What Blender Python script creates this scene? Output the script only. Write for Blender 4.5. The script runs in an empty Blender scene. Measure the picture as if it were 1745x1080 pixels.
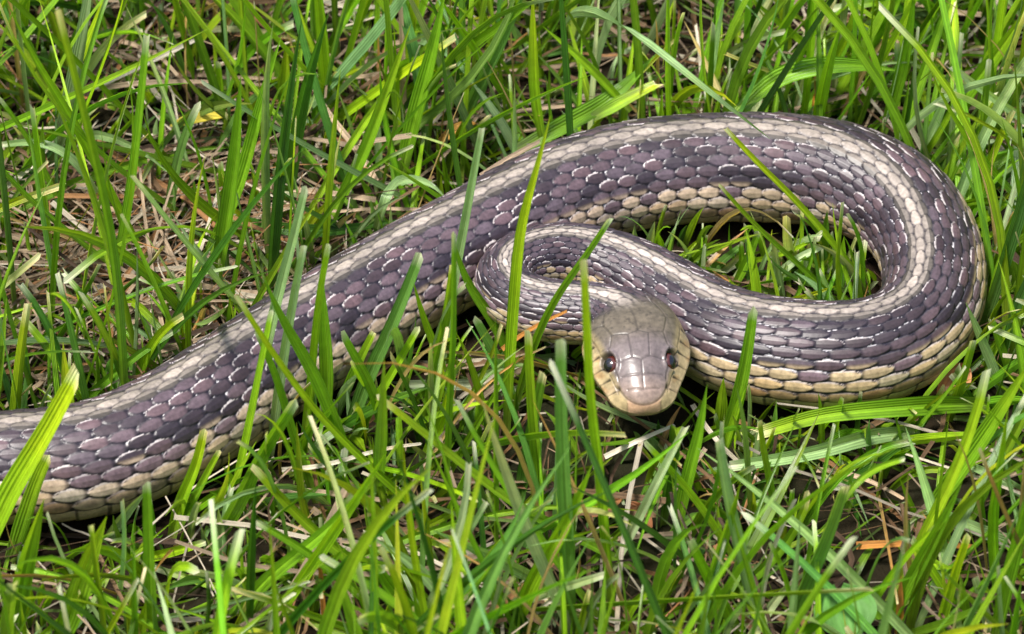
import bpy, math
import numpy as np
from mathutils import Vector

scene = bpy.context.scene
R = math.radians
MM = 0.001
rng = np.random.default_rng(11)

# ------------------------------------------------------------------ camera, sky, sun, exposure
EL = R(42.0)
cam_data = bpy.data.cameras.new('camera')
cam = bpy.data.objects.new('camera', cam_data)
scene.collection.objects.link(cam)
cam.location = (0.0, -0.55 * math.cos(EL), 0.010 + 0.55 * math.sin(EL))
cam.rotation_euler = (math.pi / 2 - EL, 0, 0)
cam_data.sensor_width = 36.0
cam_data.lens = 36.0 * 5500.0 / 1745.0
cam_data.clip_start = 0.01
cam_data.clip_end = 200.0
cam_data.dof.use_dof = True
cam_data.dof.focus_distance = 0.545
cam_data.dof.aperture_fstop = 40.0
scene.camera = cam

SUN_EL, SUN_AZ = R(68.0), R(240.0)          # azimuth clockwise from +y
world = bpy.data.worlds.new('World')
scene.world = world
world.use_nodes = True
wn = world.node_tree
sky = wn.nodes.new('ShaderNodeTexSky')
sky.sky_type = 'NISHITA'
sky.sun_disc = False
sky.sun_elevation = SUN_EL
sky.sun_rotation = SUN_AZ
sky.dust_density = 3.0
sky.ozone_density = 1.0
wn.links.new(sky.outputs['Color'], wn.nodes['Background'].inputs['Color'])
wn.nodes['Background'].inputs['Strength'].default_value = 0.125
sl = bpy.data.lights.new('sun', 'SUN')
sl.energy = 3.7
sl.angle = R(12.0)
sl.color = (1.0, 0.965, 0.91)
sun = bpy.data.objects.new('sun', sl)
scene.collection.objects.link(sun)
sd = Vector((math.sin(SUN_AZ) * math.cos(SUN_EL), math.cos(SUN_AZ) * math.cos(SUN_EL), math.sin(SUN_EL)))
sun.rotation_euler = sd.to_track_quat('Z', 'Y').to_euler()
sun.location = sd * 3
scene.view_settings.view_transform = 'Standard'
scene.view_settings.look = 'None'
scene.view_settings.gamma = 1.0
scene.view_settings.exposure = 0.95
scene.cycles.max_bounces = 8
scene.cycles.transmission_bounces = 6

# ------------------------------------------------------------------ measured data (millimetres, x right, y away, z up)
SPINE = [(-235.3, -13.9, 1.2, 0.5, 0.0), (-206.9, -25.3, 2.6, 2.2, 0.0), (-177.1, -25.9, 4.6, 4.4, 0.0), (-142.8, -34.8, 6.6, 6.6, 0.0),
    (-116.9, -33.7, 8.2, 8.2, 0.0), (-94.3, -37.5, 9.0, 9.0, 10.0), (-83.1, -36.1, 9.2, 9.3, 10.0), (-72.7, -35.2, 9.4, 9.5, 10.0),
    (-63.0, -31.8, 9.5, 9.7, 10.0), (-53.4, -24.7, 9.6, 9.8, 10.0), (-43.4, -14.5, 9.7, 9.8, 10.0), (-30.9, -2.3, 9.8, 9.8, 10.0),
    (-18.5, 9.3, 9.8, 9.8, 10.0), (-4.9, 21.0, 9.8, 9.8, 7.0), (8.1, 31.4, 9.8, 9.8, 3.0), (21.8, 37.8, 9.8, 9.9, 0.0),
    (34.5, 39.9, 9.8, 9.9, 0.0), (47.2, 40.1, 9.8, 9.9, -4.0), (58.8, 37.6, 9.8, 9.8, -12.0), (68.4, 30.1, 9.8, 9.5, -20.0),
    (72.6, 19.4, 9.8, 9.1, -22.0), (72.8, 8.2, 9.8, 8.9, -20.0), (68.5, -3.1, 9.8, 8.9, -14.0), (58.5, -9.2, 9.8, 9.2, -8.0),
    (46.7, -9.1, 9.8, 9.3, -6.0), (36.8, -5.5, 9.6, 9.0, -3.0), (27.7, 2.9, 9.8, 8.0, 0.0), (19.9, 9.5, 11.0, 6.9, 0.0),
    (11.4, 12.4, 12.5, 6.0, 0.0), (4.1, 10.3, 14.3, 5.5, 0.0), (-0.1, 6.7, 15.0, 5.2, 0.0), (-1.1, 2.0, 15.2, 5.2, 0.0),
    (1.7, -2.4, 15.4, 5.3, 0.0), (7.6, -5.1, 15.8, 5.4, 0.0), (13.0, -6.4, 16.4, 5.4, 0.0), (17.2, -8.7, 17.2, 5.3, 0.0),
    (19.7, -13.0, 18.0, 5.2, 0.0)]
HEAD = [(20.7, -19.3, 18.0), (21.2, -25.6, 17.1), (21.5, -29.9, 15.8)]
BLADES = [
    ('grass_blade', 'grass blade', 'y', 2.1, 0, [(-1.0, -20.2, -1.0), (-0.4, -20.2, 17.8), (0.5, -21.2, 36.7), (1.6, -22.6, 50.1), (3.8, -24.4, 62.9), (5.8, -26.6, 74.9)],
     'tall bright green grass blade bent midway, standing before the neck bend'),
    ('grass_blade', 'grass blade', 'p', 1.8, 1, [(-12.2, -2.9, -1.0), (-10.5, -2.8, 15.1), (-8.2, -3.4, 31.3), (-6.3, -4.5, 44.8), (-4.8, -5.8, 55.8)],
     'pale bluish blade with white cut tip crossing the diagonal body'),
    ('grass_blade', 'grass blade', 'p', 2.0, 0, [(10.5, 92.7, 0.0), (11.9, 59.9, 30.0), (18.9, 37.7, 44.0), (26.5, 25.1, 46.0), (34.9, 20.6, 41.0), (44.4, 24.8, 29.0)],
     'long pale blade arching down over the top of the coil'),
    ('grass_blade', 'grass blade', 'y', 1.3, 1, [(62.8, 16.9, 1.0), (58.2, 17.1, 8.4), (48.1, 17.0, 22.5), (41.6, 16.6, 30.6), (36.1, 16.1, 38.0)],
     'slender yellow green blade leaning across the dark flank of the coil'),
    ('grass_blade', 'grass blade', 'g', 1.2, 1, [(58.1, 10.4, 2.0), (51.5, 10.5, 10.3), (42.8, 10.4, 20.2), (35.1, 10.0, 30.7)],
     'thin blade leaning over the hole of the coil to the cream stripe'),
    ('grass_blade', 'grass blade', 'g', 2.6, 1, [(34.6, -24.4, -1.0), (36.0, -24.3, 7.1), (37.6, -24.5, 19.2), (38.5, -25.2, 34.0)],
     'upright blade standing against the tan belly scales beside the head'),
    ('grass_blade', 'grass blade', 'y', 1.3, 0, [(34.9, -24.4, -1.0), (36.9, -24.3, 11.1), (38.6, -24.5, 19.2)],
     'narrow short blade paired with the upright one by the belly scales'),
    ('grass_blade', 'grass blade', 'g', 1.7, 1, [(-0.0, -14.5, -1.0), (3.2, -14.5, 15.1), (7.4, -14.9, 27.9), (11.6, -15.5, 36.7), (15.7, -16.3, 45.8)],
     'blade leaning rightwards across the curled neck'),
    ('grass_blade', 'grass blade', 'y', 1.8, 1, [(16.3, -62.1, -1.0), (14.8, -61.8, 14.2), (13.1, -62.4, 35.3), (11.7, -63.6, 49.8), (10.8, -65.5, 65.6), (10.0, -68.4, 82.1)],
     'very long narrow blade rising right beside the head'),
    ('grass_blade', 'grass blade', 'b', 2.7, 1, [(9.5, -66.5, -1.0), (8.6, -66.5, 16.5), (7.9, -67.4, 34.0), (7.2, -69.1, 51.5), (6.9, -71.8, 69.6)],
     'broad blue green blade with blunt cut top below the neck'),
    ('grass_blade', 'grass blade', 'g', 2.2, 1, [(4.8, -39.4, -1.0), (4.0, -39.4, 12.5), (3.0, -40.0, 28.6), (2.5, -41.2, 43.4)],
     'bright upright blade with frayed cut top under the neck'),
    ('grass_blade', 'grass blade', 'd', 2.4, 1, [(0.7, -36.8, -1.0), (2.6, -36.8, 15.1), (4.8, -37.5, 31.3)],
     'dark green blade hidden behind the two blunt blades under the neck'),
    ('grass_blade', 'grass blade', 'w', 2.5, 0, [(10.4, -66.5, -1.0), (6.6, -67.1, 13.1), (2.4, -68.3, 28.0), (-0.4, -69.7, 40.0), (-2.9, -71.5, 52.0), (-4.3, -72.8, 59.5)],
     'pale blade with long white pointed tip leaning left before the snake'),
    ('grass_blade', 'grass blade', 'g', 1.7, 1, [(22.4, -50.6, -1.0), (12.9, -49.8, 5.7), (2.6, -49.1, 12.7), (-6.7, -48.4, 21.4), (-13.9, -48.0, 29.3), (-20.3, -47.7, 36.2)],
     'long blade slanting from the lawn up towards the diagonal body'),
    ('grass_blade', 'grass blade', 'y', 1.7, 1, [(-9.8, -43.4, -1.0), (-17.2, -43.4, 9.8), (-25.3, -43.6, 21.2), (-31.3, -44.1, 31.3), (-36.6, -45.2, 43.4), (-41.2, -46.6, 55.8)],
     'long slanting yellow green blade overlapping the snake midbody'),
    ('grass_blade', 'grass blade', 'g', 2.6, 0, [(-25.6, -28.6, -1.0), (-29.0, -28.5, 12.5), (-32.7, -28.9, 25.9), (-36.4, -29.6, 36.7), (-38.9, -30.6, 46.8)],
     'wide folded blade with pale curled tip before the dorsal stripe'),
    ('grass_blade', 'grass blade', 'p', 2.0, 1, [(-40.3, -21.1, 20.0), (-38.0, -21.7, 32.1), (-34.9, -22.9, 45.6), (-32.0, -24.6, 58.8)],
     'pale blade rising behind the midbody of the snake'),
    ('grass_blade', 'grass blade', 'p', 1.8, 1, [(-40.6, -25.8, -1.0), (-37.5, -25.9, 20.5), (-33.9, -27.3, 42.1), (-32.5, -28.1, 49.6)],
     'short pale blade with square cut tip on the midbody stripe'),
    ('grass_blade', 'grass blade', 'g', 2.4, 0, [(-31.7, -17.4, -1.0), (-30.8, -17.3, 12.5), (-30.7, -17.7, 25.9), (-30.5, -18.3, 35.3)],
     'straight green blade standing upright against the midbody'),
    ('grass_blade', 'grass blade', 'y', 1.5, 1, [(-35.3, -24.4, -1.0), (-32.7, -24.5, 19.2), (-30.5, -25.6, 38.0), (-28.7, -26.6, 48.8)],
     'thin light blade just touching the straight upright blade'),
    ('grass_blade', 'grass blade', 'b', 2.7, 1, [(-28.3, -20.2, -1.0), (-24.0, -20.1, 13.8), (-19.8, -20.5, 25.9), (-14.6, -21.8, 42.9)],
     'broad bluish blade leaning right across the snake flank'),
    ('grass_blade', 'grass blade', 'y', 1.4, 0, [(-9.7, -10.2, -1.0), (-12.6, -10.1, 11.1), (-14.7, -10.2, 19.2), (-16.3, -10.6, 27.9)],
     'narrow blade leaning left over the big pale flank scales'),
    ('grass_blade', 'grass blade', 'g', 2.4, 1, [(-15.1, -18.8, -1.0), (-12.9, -18.7, 13.8), (-10.7, -19.2, 27.3), (-9.4, -20.0, 39.4)],
     'darker blade rising straight between flank and curled neck'),
    ('grass_blade', 'grass blade', 'g', 1.3, 1, [(-10.8, -36.8, -1.0), (-10.1, -36.9, 20.5), (-9.2, -38.1, 39.4), (-8.7, -41.1, 63.6)],
     'needle thin tall blade standing in the gap left of the neck'),
    ('grass_blade', 'grass blade', 'g', 2.2, 0, [(1.3, -4.3, -1.0), (-3.7, -4.2, 13.8), (-7.1, -4.4, 21.2), (-9.9, -4.9, 32.6)],
     'kinked blade leaning left against the curled neck'),
    ('grass_blade', 'grass blade', 'b', 2.2, 1, [(0.7, -11.6, -1.0), (-2.2, -11.5, 9.8), (-5.9, -11.7, 19.9)],
     'short bluish blade with pale edge under the neck curl'),
    ('grass_blade', 'grass blade', 'g', 2.0, 1, [(-20.9, -23.0, -1.0), (-22.5, -22.9, 12.5), (-24.9, -23.1, 20.5), (-27.2, -23.4, 27.0)],
     'short blade with cut tip leaning before the belly scales midbody'),
    ('grass_blade', 'grass blade', 'y', 1.8, 1, [(-27.7, -23.0, -1.0), (-23.5, -22.9, 9.8), (-19.9, -23.0, 17.8), (-15.2, -23.5, 28.6)],
     'small bright blade leaning right from beneath the midbody'),
    ('grass_blade', 'grass blade', 'g', 2.0, 1, [(-30.1, -14.5, -1.0), (-26.7, -14.4, 9.8), (-22.8, -14.6, 19.9)],
     'stubby green blade at the foot of the midbody'),
    ('grass_blade', 'grass blade', 'g', 1.6, 1, [(-32.2, -34.0, -1.0), (-35.3, -34.0, 15.1), (-37.5, -34.6, 28.6), (-39.7, -35.2, 38.0)],
     'mid green blade crossing the dark flank scales of the body'),
    ('grass_blade', 'grass blade', 'y', 1.7, 1, [(-46.6, -35.4, -1.0), (-42.7, -35.4, 16.5), (-40.1, -36.0, 29.9), (-37.2, -37.2, 44.8)],
     'upright yellowish blade over the dark checkered flank'),
    ('grass_blade', 'grass blade', 'y', 4.5, 1, [(-86.7, -50.6, -1.0), (-80.3, -50.3, 15.5), (-73.3, -50.6, 29.3), (-66.1, -51.6, 44.5)],
     'very wide bright blade crossing the tail end of the body'),
    ('grass_blade', 'grass blade', 'g', 3.4, 1, [(-81.4, -47.4, -1.0), (-77.8, -47.3, 9.8), (-75.1, -47.5, 17.8), (-72.9, -47.7, 23.2)],
     'wide half hidden blade next to the widest bright blade'),
    ('grass_blade', 'grass blade', 'g', 2.2, 1, [(-56.4, -66.5, -1.0), (-55.9, -66.5, 13.8), (-55.3, -66.8, 24.6), (-54.5, -67.7, 37.4)],
     'straight bright blade with blunt top standing before the pale scales'),
    ('grass_blade', 'grass blade', 'y', 2.2, 1, [(-55.6, -43.4, -1.0), (-53.0, -43.4, 9.8), (-50.6, -43.5, 16.5), (-48.6, -43.8, 24.6)],
     'upright light blade covering the large cream scales'),
    ('grass_blade', 'grass blade', 'g', 1.5, 1, [(-54.9, -40.8, -1.0), (-50.3, -40.7, 9.8), (-46.8, -40.9, 17.8)],
     'thin blade springing from the foot of the cream scales'),
    ('grass_blade', 'grass blade', 'g', 3.6, 0, [(-72.1, -67.7, -1.0), (-68.5, -67.6, 8.4), (-64.7, -67.9, 20.5), (-60.9, -68.4, 31.3)],
     'broad green blade curving up in the near lawn'),
    ('grass_blade', 'grass blade', 'p', 2.0, 0, [(-66.9, -45.4, -1.0), (-63.0, -45.3, 6.4), (-58.1, -45.4, 13.8)],
     'short pale silvery blade leaning beside the blunt bright one'),
    ('grass_blade', 'grass blade', 'g', 3.0, 1, [(-49.7, -46.1, -1.0), (-44.3, -46.0, 9.8), (-40.0, -46.2, 20.5), (-33.8, -47.0, 34.0)],
     'broad blade leaning right below the brown belly scales'),
    ('grass_blade', 'grass blade', 'g', 2.4, 1, [(-13.3, -57.7, -1.0), (-21.6, -56.9, 5.7), (-28.8, -56.2, 12.9), (-34.0, -55.7, 19.6), (-39.4, -55.2, 28.1)],
     'thick blade with blunt pale tip slanting low before the snake'),
    ('grass_blade', 'grass blade', 'p', 2.2, 0, [(-3.9, -65.2, -1.0), (-10.3, -64.2, 8.7), (-14.8, -63.6, 15.0), (-22.0, -63.1, 21.8)],
     'pale blade with white lit bend in the near lawn'),
    ('grass_blade', 'grass blade', 'g', 2.4, 0, [(-9.5, -65.2, -1.0), (-15.8, -64.4, 6.3), (-19.8, -63.8, 12.9), (-22.3, -63.2, 20.2)],
     'green blade running beneath the pale bent blade'),
    ('grass_blade', 'grass blade', 'g', 2.6, 1, [(-37.2, -65.2, -1.0), (-41.6, -64.5, 5.1), (-28.1, -63.0, 23.2), (-24.3, -62.7, 29.3)],
     'curving green blade leaning right in the near lawn'),
    ('grass_blade', 'grass blade', 'y', 2.6, 0, [(-0.2, -66.5, -1.0), (2.5, -66.5, 12.5), (7.8, -67.0, 27.3), (11.9, -68.1, 42.1)],
     'bright blade leaning right and crossing the long white tipped one'),
    ('grass_blade', 'grass blade', 'y', 1.5, 1, [(36.9, -48.7, -1.0), (32.6, -48.2, 7.9), (26.6, -47.8, 18.2), (21.1, -47.7, 26.1)],
     'smooth yellow green blade leaning left below the chin'),
    ('grass_blade', 'grass blade', 'p', 2.3, 1, [(39.9, -66.5, -1.0), (36.4, -66.5, 15.1), (32.8, -67.3, 32.6), (30.4, -68.7, 47.7)],
     'pale split blade with forked white tip below the belly scales'),
    ('grass_blade', 'grass blade', 'b', 3.6, 1, [(42.3, -66.5, -1.0), (45.1, -66.5, 12.5), (47.8, -66.8, 24.6), (49.7, -67.6, 36.7)],
     'broad blue green blade snapped at its top in the near lawn'),
    ('grass_blade', 'grass blade', 'y', 1.4, 1, [(50.3, -63.4, 30.0), (52.1, -62.3, 32.0), (55.0, -60.2, 33.0), (59.7, -57.9, 33.0)],
     'broken off blade end hanging from the snapped broad blade'),
    ('grass_blade', 'grass blade', 'g', 3.6, 1, [(80.6, -15.4, 4.0), (70.8, -20.7, 9.0), (60.5, -24.8, 12.0), (50.7, -26.4, 12.0), (40.2, -29.5, 11.0)],
     'wide glossy blade lying flat along the belly of the coil'),
    ('grass_blade', 'grass blade', 'p', 3.0, 1, [(68.0, -22.9, 5.0), (58.7, -27.4, 8.0), (50.4, -32.6, 10.0), (35.0, -35.2, 9.0)],
     'pale flat lying blade parallel to the glossy one by the belly'),
    ('grass_blade', 'grass blade', 'd', 2.6, 1, [(67.3, -22.2, 3.0), (60.7, -29.5, 4.0), (53.4, -35.9, 5.0)],
     'dark shaded blade lying across beneath the pale flat one'),
    ('grass_blade', 'grass blade', 'g', 1.6, 1, [(43.4, -39.4, -1.0), (41.6, -39.4, 9.8), (40.1, -39.5, 17.8), (39.3, -39.7, 23.2)],
     'dark upright blade with pale edge below the flat lying blades'),
    ('grass_blade', 'grass blade', 'p', 1.8, 0, [(84.2, -10.2, -1.0), (80.8, -10.1, 8.4), (77.5, -10.1, 16.5), (75.1, -10.3, 22.5)],
     'pale blade leaning on the outer bend of the coil'),
    ('grass_blade', 'grass blade', 'g', 2.0, 1, [(86.6, -7.3, -1.0), (83.1, -7.1, 8.4), (80.4, -7.2, 15.8)],
     'green blade paired with the pale one at the outer bend'),
    ('grass_blade', 'grass blade', 'g', 3.0, 0, [(65.9, -40.1, -1.0), (70.7, -40.0, 10.4), (75.9, -40.4, 23.9), (80.7, -41.4, 38.7)],
     'long broad blade leaning outward below the outer bend'),
    ('grass_blade', 'grass blade', 'p', 2.6, 1, [(87.3, -46.1, -1.0), (78.6, -44.2, 1.8), (68.1, -41.7, 5.6)],
     'broad white striped blade lying low in the near lawn'),
    ('grass_blade', 'grass blade', 'y', 2.2, 1, [(66.7, -66.5, -1.0), (67.5, -66.4, 11.1), (69.1, -66.8, 24.8)],
     'bright blade with rounded cut top beside the striped low blade'),
    ('grass_blade', 'grass blade', 'y', 1.8, 1, [(72.3, -61.5, -1.0), (66.9, -60.4, 8.7), (62.0, -59.7, 17.4)],
     'yellow edged blade leaning left near the striped low blade'),
    ('grass_blade', 'grass blade', 'p', 2.0, 1, [(87.6, -35.4, -1.0), (81.5, -34.1, 3.8), (74.0, -33.1, 7.6)],
     'pale cut blade pointing left beyond the flat lying blades'),
    ('grass_blade', 'grass blade', 'g', 2.4, 0, [(86.8, -12.7, 0.0), (80.3, -26.4, 5.0), (73.1, -35.9, 9.0)],
     'short drooping blade below the outer bend'),
    ('grass_blade', 'grass blade', 'g', 1.8, 1, [(-64.5, -20.2, -1.0), (-63.8, -20.2, 17.8), (-63.1, -21.7, 42.1), (-63.8, -24.5, 63.6), (-64.7, -27.6, 79.7), (-65.6, -32.6, 99.2)],
     'very tall blade with white cut tip rising behind the tail half'),
    ('grass_blade', 'grass blade', 'y', 1.6, 0, [(-62.8, 21.6, -1.0), (-67.5, 21.8, 12.5), (-74.9, 21.0, 36.7), (-79.4, 19.7, 50.1), (-82.7, 17.9, 63.6)],
     'long thin blade leaning left across the far lawn'),
    ('grass_blade', 'grass blade', 'g', 1.6, 1, [(-76.3, 31.1, -1.0), (-80.8, 32.7, 8.7), (-85.0, 34.3, 20.8), (-89.3, 35.2, 29.5)],
     'slim blade leaning left beyond the tail half'),
    ('grass_blade', 'grass blade', 'p', 1.8, 1, [(-73.9, 32.8, 10.0), (-77.9, 33.2, 18.0), (-82.0, 34.3, 20.0), (-90.6, 38.0, 17.0)],
     'pale blade folded over sideways with drooping tip'),
    ('grass_blade', 'grass blade', 'g', 2.2, 1, [(-70.1, 15.3, -1.0), (-68.1, 15.5, 11.1), (-65.4, 15.3, 24.6), (-59.4, 11.9, 60.9)],
     'straight tall blade between two leaning ones beyond the tail half'),
    ('grass_blade', 'grass blade', 'g', 2.6, 0, [(-53.0, 15.3, -1.0), (-50.0, 15.5, 15.1), (-46.7, 14.7, 35.3), (-44.7, 13.2, 51.5)],
     'upright mid green blade behind the midbody'),
    ('grass_blade', 'grass blade', 'g', 2.6, 0, [(-56.6, 21.6, -1.0), (-48.1, 21.8, 19.2), (-43.0, 20.9, 38.0), (-38.1, 19.1, 55.5)],
     'broad leaning blade behind the midbody with pale vein'),
    ('grass_blade', 'grass blade', 'd', 2.6, 0, [(-40.8, 39.3, -1.0), (-39.1, 39.7, 12.5), (-36.4, 39.5, 27.3), (-31.5, 38.2, 46.1)],
     'dark broad blade rising behind the midbody'),
    ('grass_blade', 'grass blade', 'g', 2.2, 0, [(-35.2, 34.4, -1.0), (-28.4, 34.7, 12.5), (-22.8, 34.4, 28.6), (-17.2, 33.1, 47.4)],
     'tall leaning blade behind the rising midbody'),
    ('grass_blade', 'grass blade', 'g', 3.0, 0, [(-20.7, 47.7, -1.0), (-18.3, 48.1, 12.5), (-14.9, 47.9, 27.3), (-11.5, 46.9, 44.8)],
     'broad upright blade behind the rising body'),
    ('grass_blade', 'grass blade', 'b', 2.4, 0, [(-11.2, 57.9, -1.0), (-7.8, 58.3, 9.8), (-1.3, 58.3, 25.9), (2.9, 57.8, 38.0)],
     'bluish blade leaning right beyond the rising body'),
    ('grass_blade', 'grass blade', 'y', 2.0, 0, [(6.1, 46.8, 8.0), (4.2, 46.9, 20.1), (3.7, 46.5, 32.2), (3.6, 45.6, 45.7)],
     'straight yellow green blade beyond the arch of the coil'),
    ('grass_blade', 'grass blade', 'p', 2.0, 0, [(-24.2, 27.8, 6.0), (-21.9, 27.9, 14.1), (-19.1, 34.3, 12.0), (-14.8, 32.1, 13.0), (-11.5, 30.0, 11.0)],
     'curled over pale blade tip beside the rising body'),
    ('grass_blade', 'grass blade', 'd', 2.4, 0, [(-51.7, 32.9, 5.0), (-44.0, 27.3, 7.0), (-32.5, 26.3, 7.0), (-19.1, 31.9, 5.0)],
     'dark green blade lying flat beyond the midbody'),
    ('grass_blade', 'grass blade', 'g', 3.4, 0, [(0.8, 45.2, 10.0), (9.3, 48.7, 13.0), (17.9, 54.3, 15.0), (26.1, 57.9, 22.0)],
     'broad blade with white cut end lying beyond the arch'),
    ('grass_blade', 'grass blade', 'y', 2.6, 1, [(14.6, 50.8, 13.0), (19.9, 51.8, 16.0), (26.5, 53.4, 19.0)],
     'stubby bright blade with frayed end just beyond the arch'),
    ('grass_blade', 'grass blade', 'y', 1.6, 0, [(21.7, 53.8, 12.0), (17.8, 54.5, 16.8), (12.4, 55.3, 22.9), (5.5, 56.1, 29.6)],
     'thin yellowish blade leaning left beyond the arch'),
    ('grass_blade', 'grass blade', 'g', 3.6, 0, [(40.1, 49.5, 14.0), (48.8, 56.5, 18.0), (60.5, 57.4, 20.0), (70.3, 58.2, 18.0)],
     'broad folded blade lying across beyond the top of the coil'),
    ('grass_blade', 'grass blade', 'g', 2.4, 0, [(68.2, 57.6, 2.0), (69.8, 57.9, 10.1), (71.4, 58.0, 23.5), (71.8, 57.5, 37.0)],
     'upright blade beyond the outer shoulder of the coil'),
    ('grass_blade', 'grass blade', 'g', 3.0, 0, [(77.9, 55.9, 2.0), (82.3, 56.2, 12.8), (87.7, 56.2, 23.5), (92.7, 55.8, 35.6)],
     'broad blade leaning outward beyond the outer shoulder'),
    ('grass_blade', 'grass blade', 'p', 2.4, 1, [(74.0, 49.1, 2.0), (76.4, 49.4, 11.4), (78.1, 49.4, 18.4)],
     'short pale blade with cut tip at the outer shoulder'),
    ('grass_blade', 'grass blade', 'g', 2.6, 0, [(82.9, 43.3, 4.0), (87.9, 44.3, 8.0), (95.6, 48.6, 10.0)],
     'low blade fanning outward from the outer shoulder'),
    ('grass_blade', 'grass blade', 'y', 1.5, 0, [(67.3, 70.2, -1.0), (57.7, 70.7, 11.1), (49.6, 70.8, 19.2), (41.6, 70.8, 27.3)],
     'thin bright blade leaning left beyond the coil top'),
    ('grass_blade', 'grass blade', 'g', 2.6, 0, [(60.8, 72.0, -1.0), (65.5, 72.5, 11.1), (70.3, 72.7, 20.5), (72.0, 72.6, 25.9)],
     'leaning green blade beyond the coil top'),
    ('grass_blade', 'grass blade', 'w', 1.8, 1, [(44.0, 15.0, 2.0), (46.4, 15.6, 5.6), (49.9, 16.1, 9.3), (53.8, 16.4, 11.7)],
     'pale broad blade stub inside the coil'),
    ('grass_blade', 'grass blade', 'p', 1.4, 1, [(47.5, 12.7, 2.0), (46.1, 12.8, 9.4), (45.0, 12.8, 16.1)],
     'thin upright pale blade inside the coil'),
    ('grass_blade', 'grass blade', 'g', 1.8, 1, [(39.0, 16.6, 2.0), (41.2, 16.7, 8.7), (42.5, 16.7, 14.1)],
     'green blade inside the coil near its inner stripe'),
    ('grass_blade', 'grass blade', 'b', 1.6, 1, [(34.5, 19.7, 2.0), (37.4, 19.8, 6.0), (40.1, 19.9, 8.7)],
     'short bluish blade inside the coil beside the neck'),
    ('dry_straw', 'straw', 's', 1.4, 1, [(-24.6, 40.9, 6.0), (-29.1, 49.4, 8.0), (-33.0, 54.6, 10.0), (-36.1, 59.8, 12.0)],
     'grey speckled dry stalk leaning beyond the midbody'),
    ('dry_straw', 'straw', 't', 1.2, 1, [(-77.4, 63.6, 10.0), (-68.9, 67.4, 12.0), (-58.4, 74.7, 13.0)],
     'white straw lying across the far lawn'),
    ('dry_straw', 'straw', 's', 1.1, 1, [(-77.0, 64.5, 9.0), (-67.7, 65.0, 10.0), (-55.9, 66.5, 9.0)],
     'pinkish straw crossing beneath the white one'),
    ('dry_straw', 'straw', 's', 1.4, 1, [(-81.1, -7.9, 3.0), (-69.1, -6.4, 5.0), (-57.3, -3.0, 6.0), (-45.6, 1.4, 6.0)],
     'thick tan straw lying along the far side of the tail half'),
    ('dry_straw', 'straw', 't', 0.9, 1, [(-87.1, -7.2, 3.0), (-84.1, -4.5, 6.0), (-80.6, 0.3, 7.0)],
     'thin pale straw leaning up by the tail half'),
    ('dry_straw', 'straw', 't', 1.2, 1, [(75.7, 48.4, 6.0), (73.3, 49.1, 10.0), (71.4, 49.2, 14.0)],
     'cream straw stub sticking up at the outer shoulder'),
    ('dry_straw', 'straw', 't', 0.9, 1, [(15.2, -29.9, 6.0), (20.5, -28.3, 8.0), (26.9, -24.4, 8.0)],
     'white straw lying under the chin'),
    ('dry_straw', 'straw', 's', 1.1, 1, [(-41.5, -35.2, 4.0), (-29.9, -37.3, 5.0), (-18.4, -38.5, 4.0)],
     'tan straw lying in the grass before the belly'),
    ('dry_straw', 'straw', 't', 0.8, 1, [(-37.7, -32.9, 6.0), (-29.8, -34.6, 9.0), (-22.2, -32.6, 10.0), (-15.0, -29.9, 9.0)],
     'thin white curved straw before the midbody'),
    ('dry_straw', 'straw', 't', 1.1, 1, [(38.6, -65.2, -1.0), (38.9, -65.2, 11.1), (40.1, -65.5, 21.9), (42.6, -66.1, 32.6)],
     'pale forked dry stalk standing in the near lawn'),
    ('dry_straw', 'straw', 's', 0.9, 1, [(50.1, -29.8, 3.0), (57.4, -33.9, 5.0), (63.8, -37.6, 4.0)],
     'thin brown straw below the flat lying blades'),
    ('dry_straw', 'straw', 'o', 1.3, 1, [(55.3, -48.2, 4.0), (64.7, -48.6, 5.0), (74.2, -48.5, 4.0)],
     'orange dry blade lying in the near lawn'),
    ('dry_straw', 'straw', 'o', 0.9, 1, [(-29.5, -62.7, -1.0), (-29.7, -62.7, 9.8), (-29.8, -62.9, 19.2)],
     'amber dry stem standing in the near lawn'),
    ('dry_straw', 'straw', 't', 0.8, 1, [(1.6, -65.1, 3.0), (5.2, -65.7, 9.0), (10.2, -65.7, 14.0)],
     'thin pale straw leaning right near the white tipped blade'),
    ('dry_straw', 'straw', 's', 1.1, 1, [(-5.5, 32.8, 14.0), (-0.3, 36.9, 15.0), (5.0, 41.5, 15.0)],
     'tan straw lying along the back of the rising body'),
    ('dry_straw', 'straw', 's', 1.3, 1, [(-20.3, 63.1, -1.0), (-20.1, 63.7, 15.1), (-20.2, 63.5, 29.9)],
     'tall dry stem standing among the far blades'),
    ('dry_straw', 'straw', 't', 1.1, 1, [(-92.4, 39.6, 5.0), (-86.3, 44.3, 8.0), (-81.8, 53.7, 10.0)],
     'long pale straw leaning beyond the tail half'),
    ('dry_straw', 'straw', 't', 0.8, 1, [(35.0, 64.9, -1.0), (35.6, 73.2, 5.1), (34.7, 81.6, 11.1)],
     'dry upright stem beyond the top of the coil'),
    ('dry_straw', 'straw', 'o', 0.8, 1, [(-1.7, -10.3, 12.0), (3.2, -10.7, 17.0), (9.0, -11.9, 22.0)],
     'thin amber dry blade leaning against the neck'),
    ('grass_blade', 'grass blade', 'g', 2.2, 0, [(26.5, -43.4, -1.0), (27.5, -43.4, 11.1), (29.3, -43.8, 24.6), (30.2, -44.5, 36.0)],
     'green blade rising under the jaw beside the belly scales'),
    ('grass_blade', 'grass blade', 'd', 2.0, 0, [(24.7, -39.4, -1.0), (25.7, -39.4, 12.5), (27.2, -39.7, 23.2)],
     'dark shaded blade under the jaw'),
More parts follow.
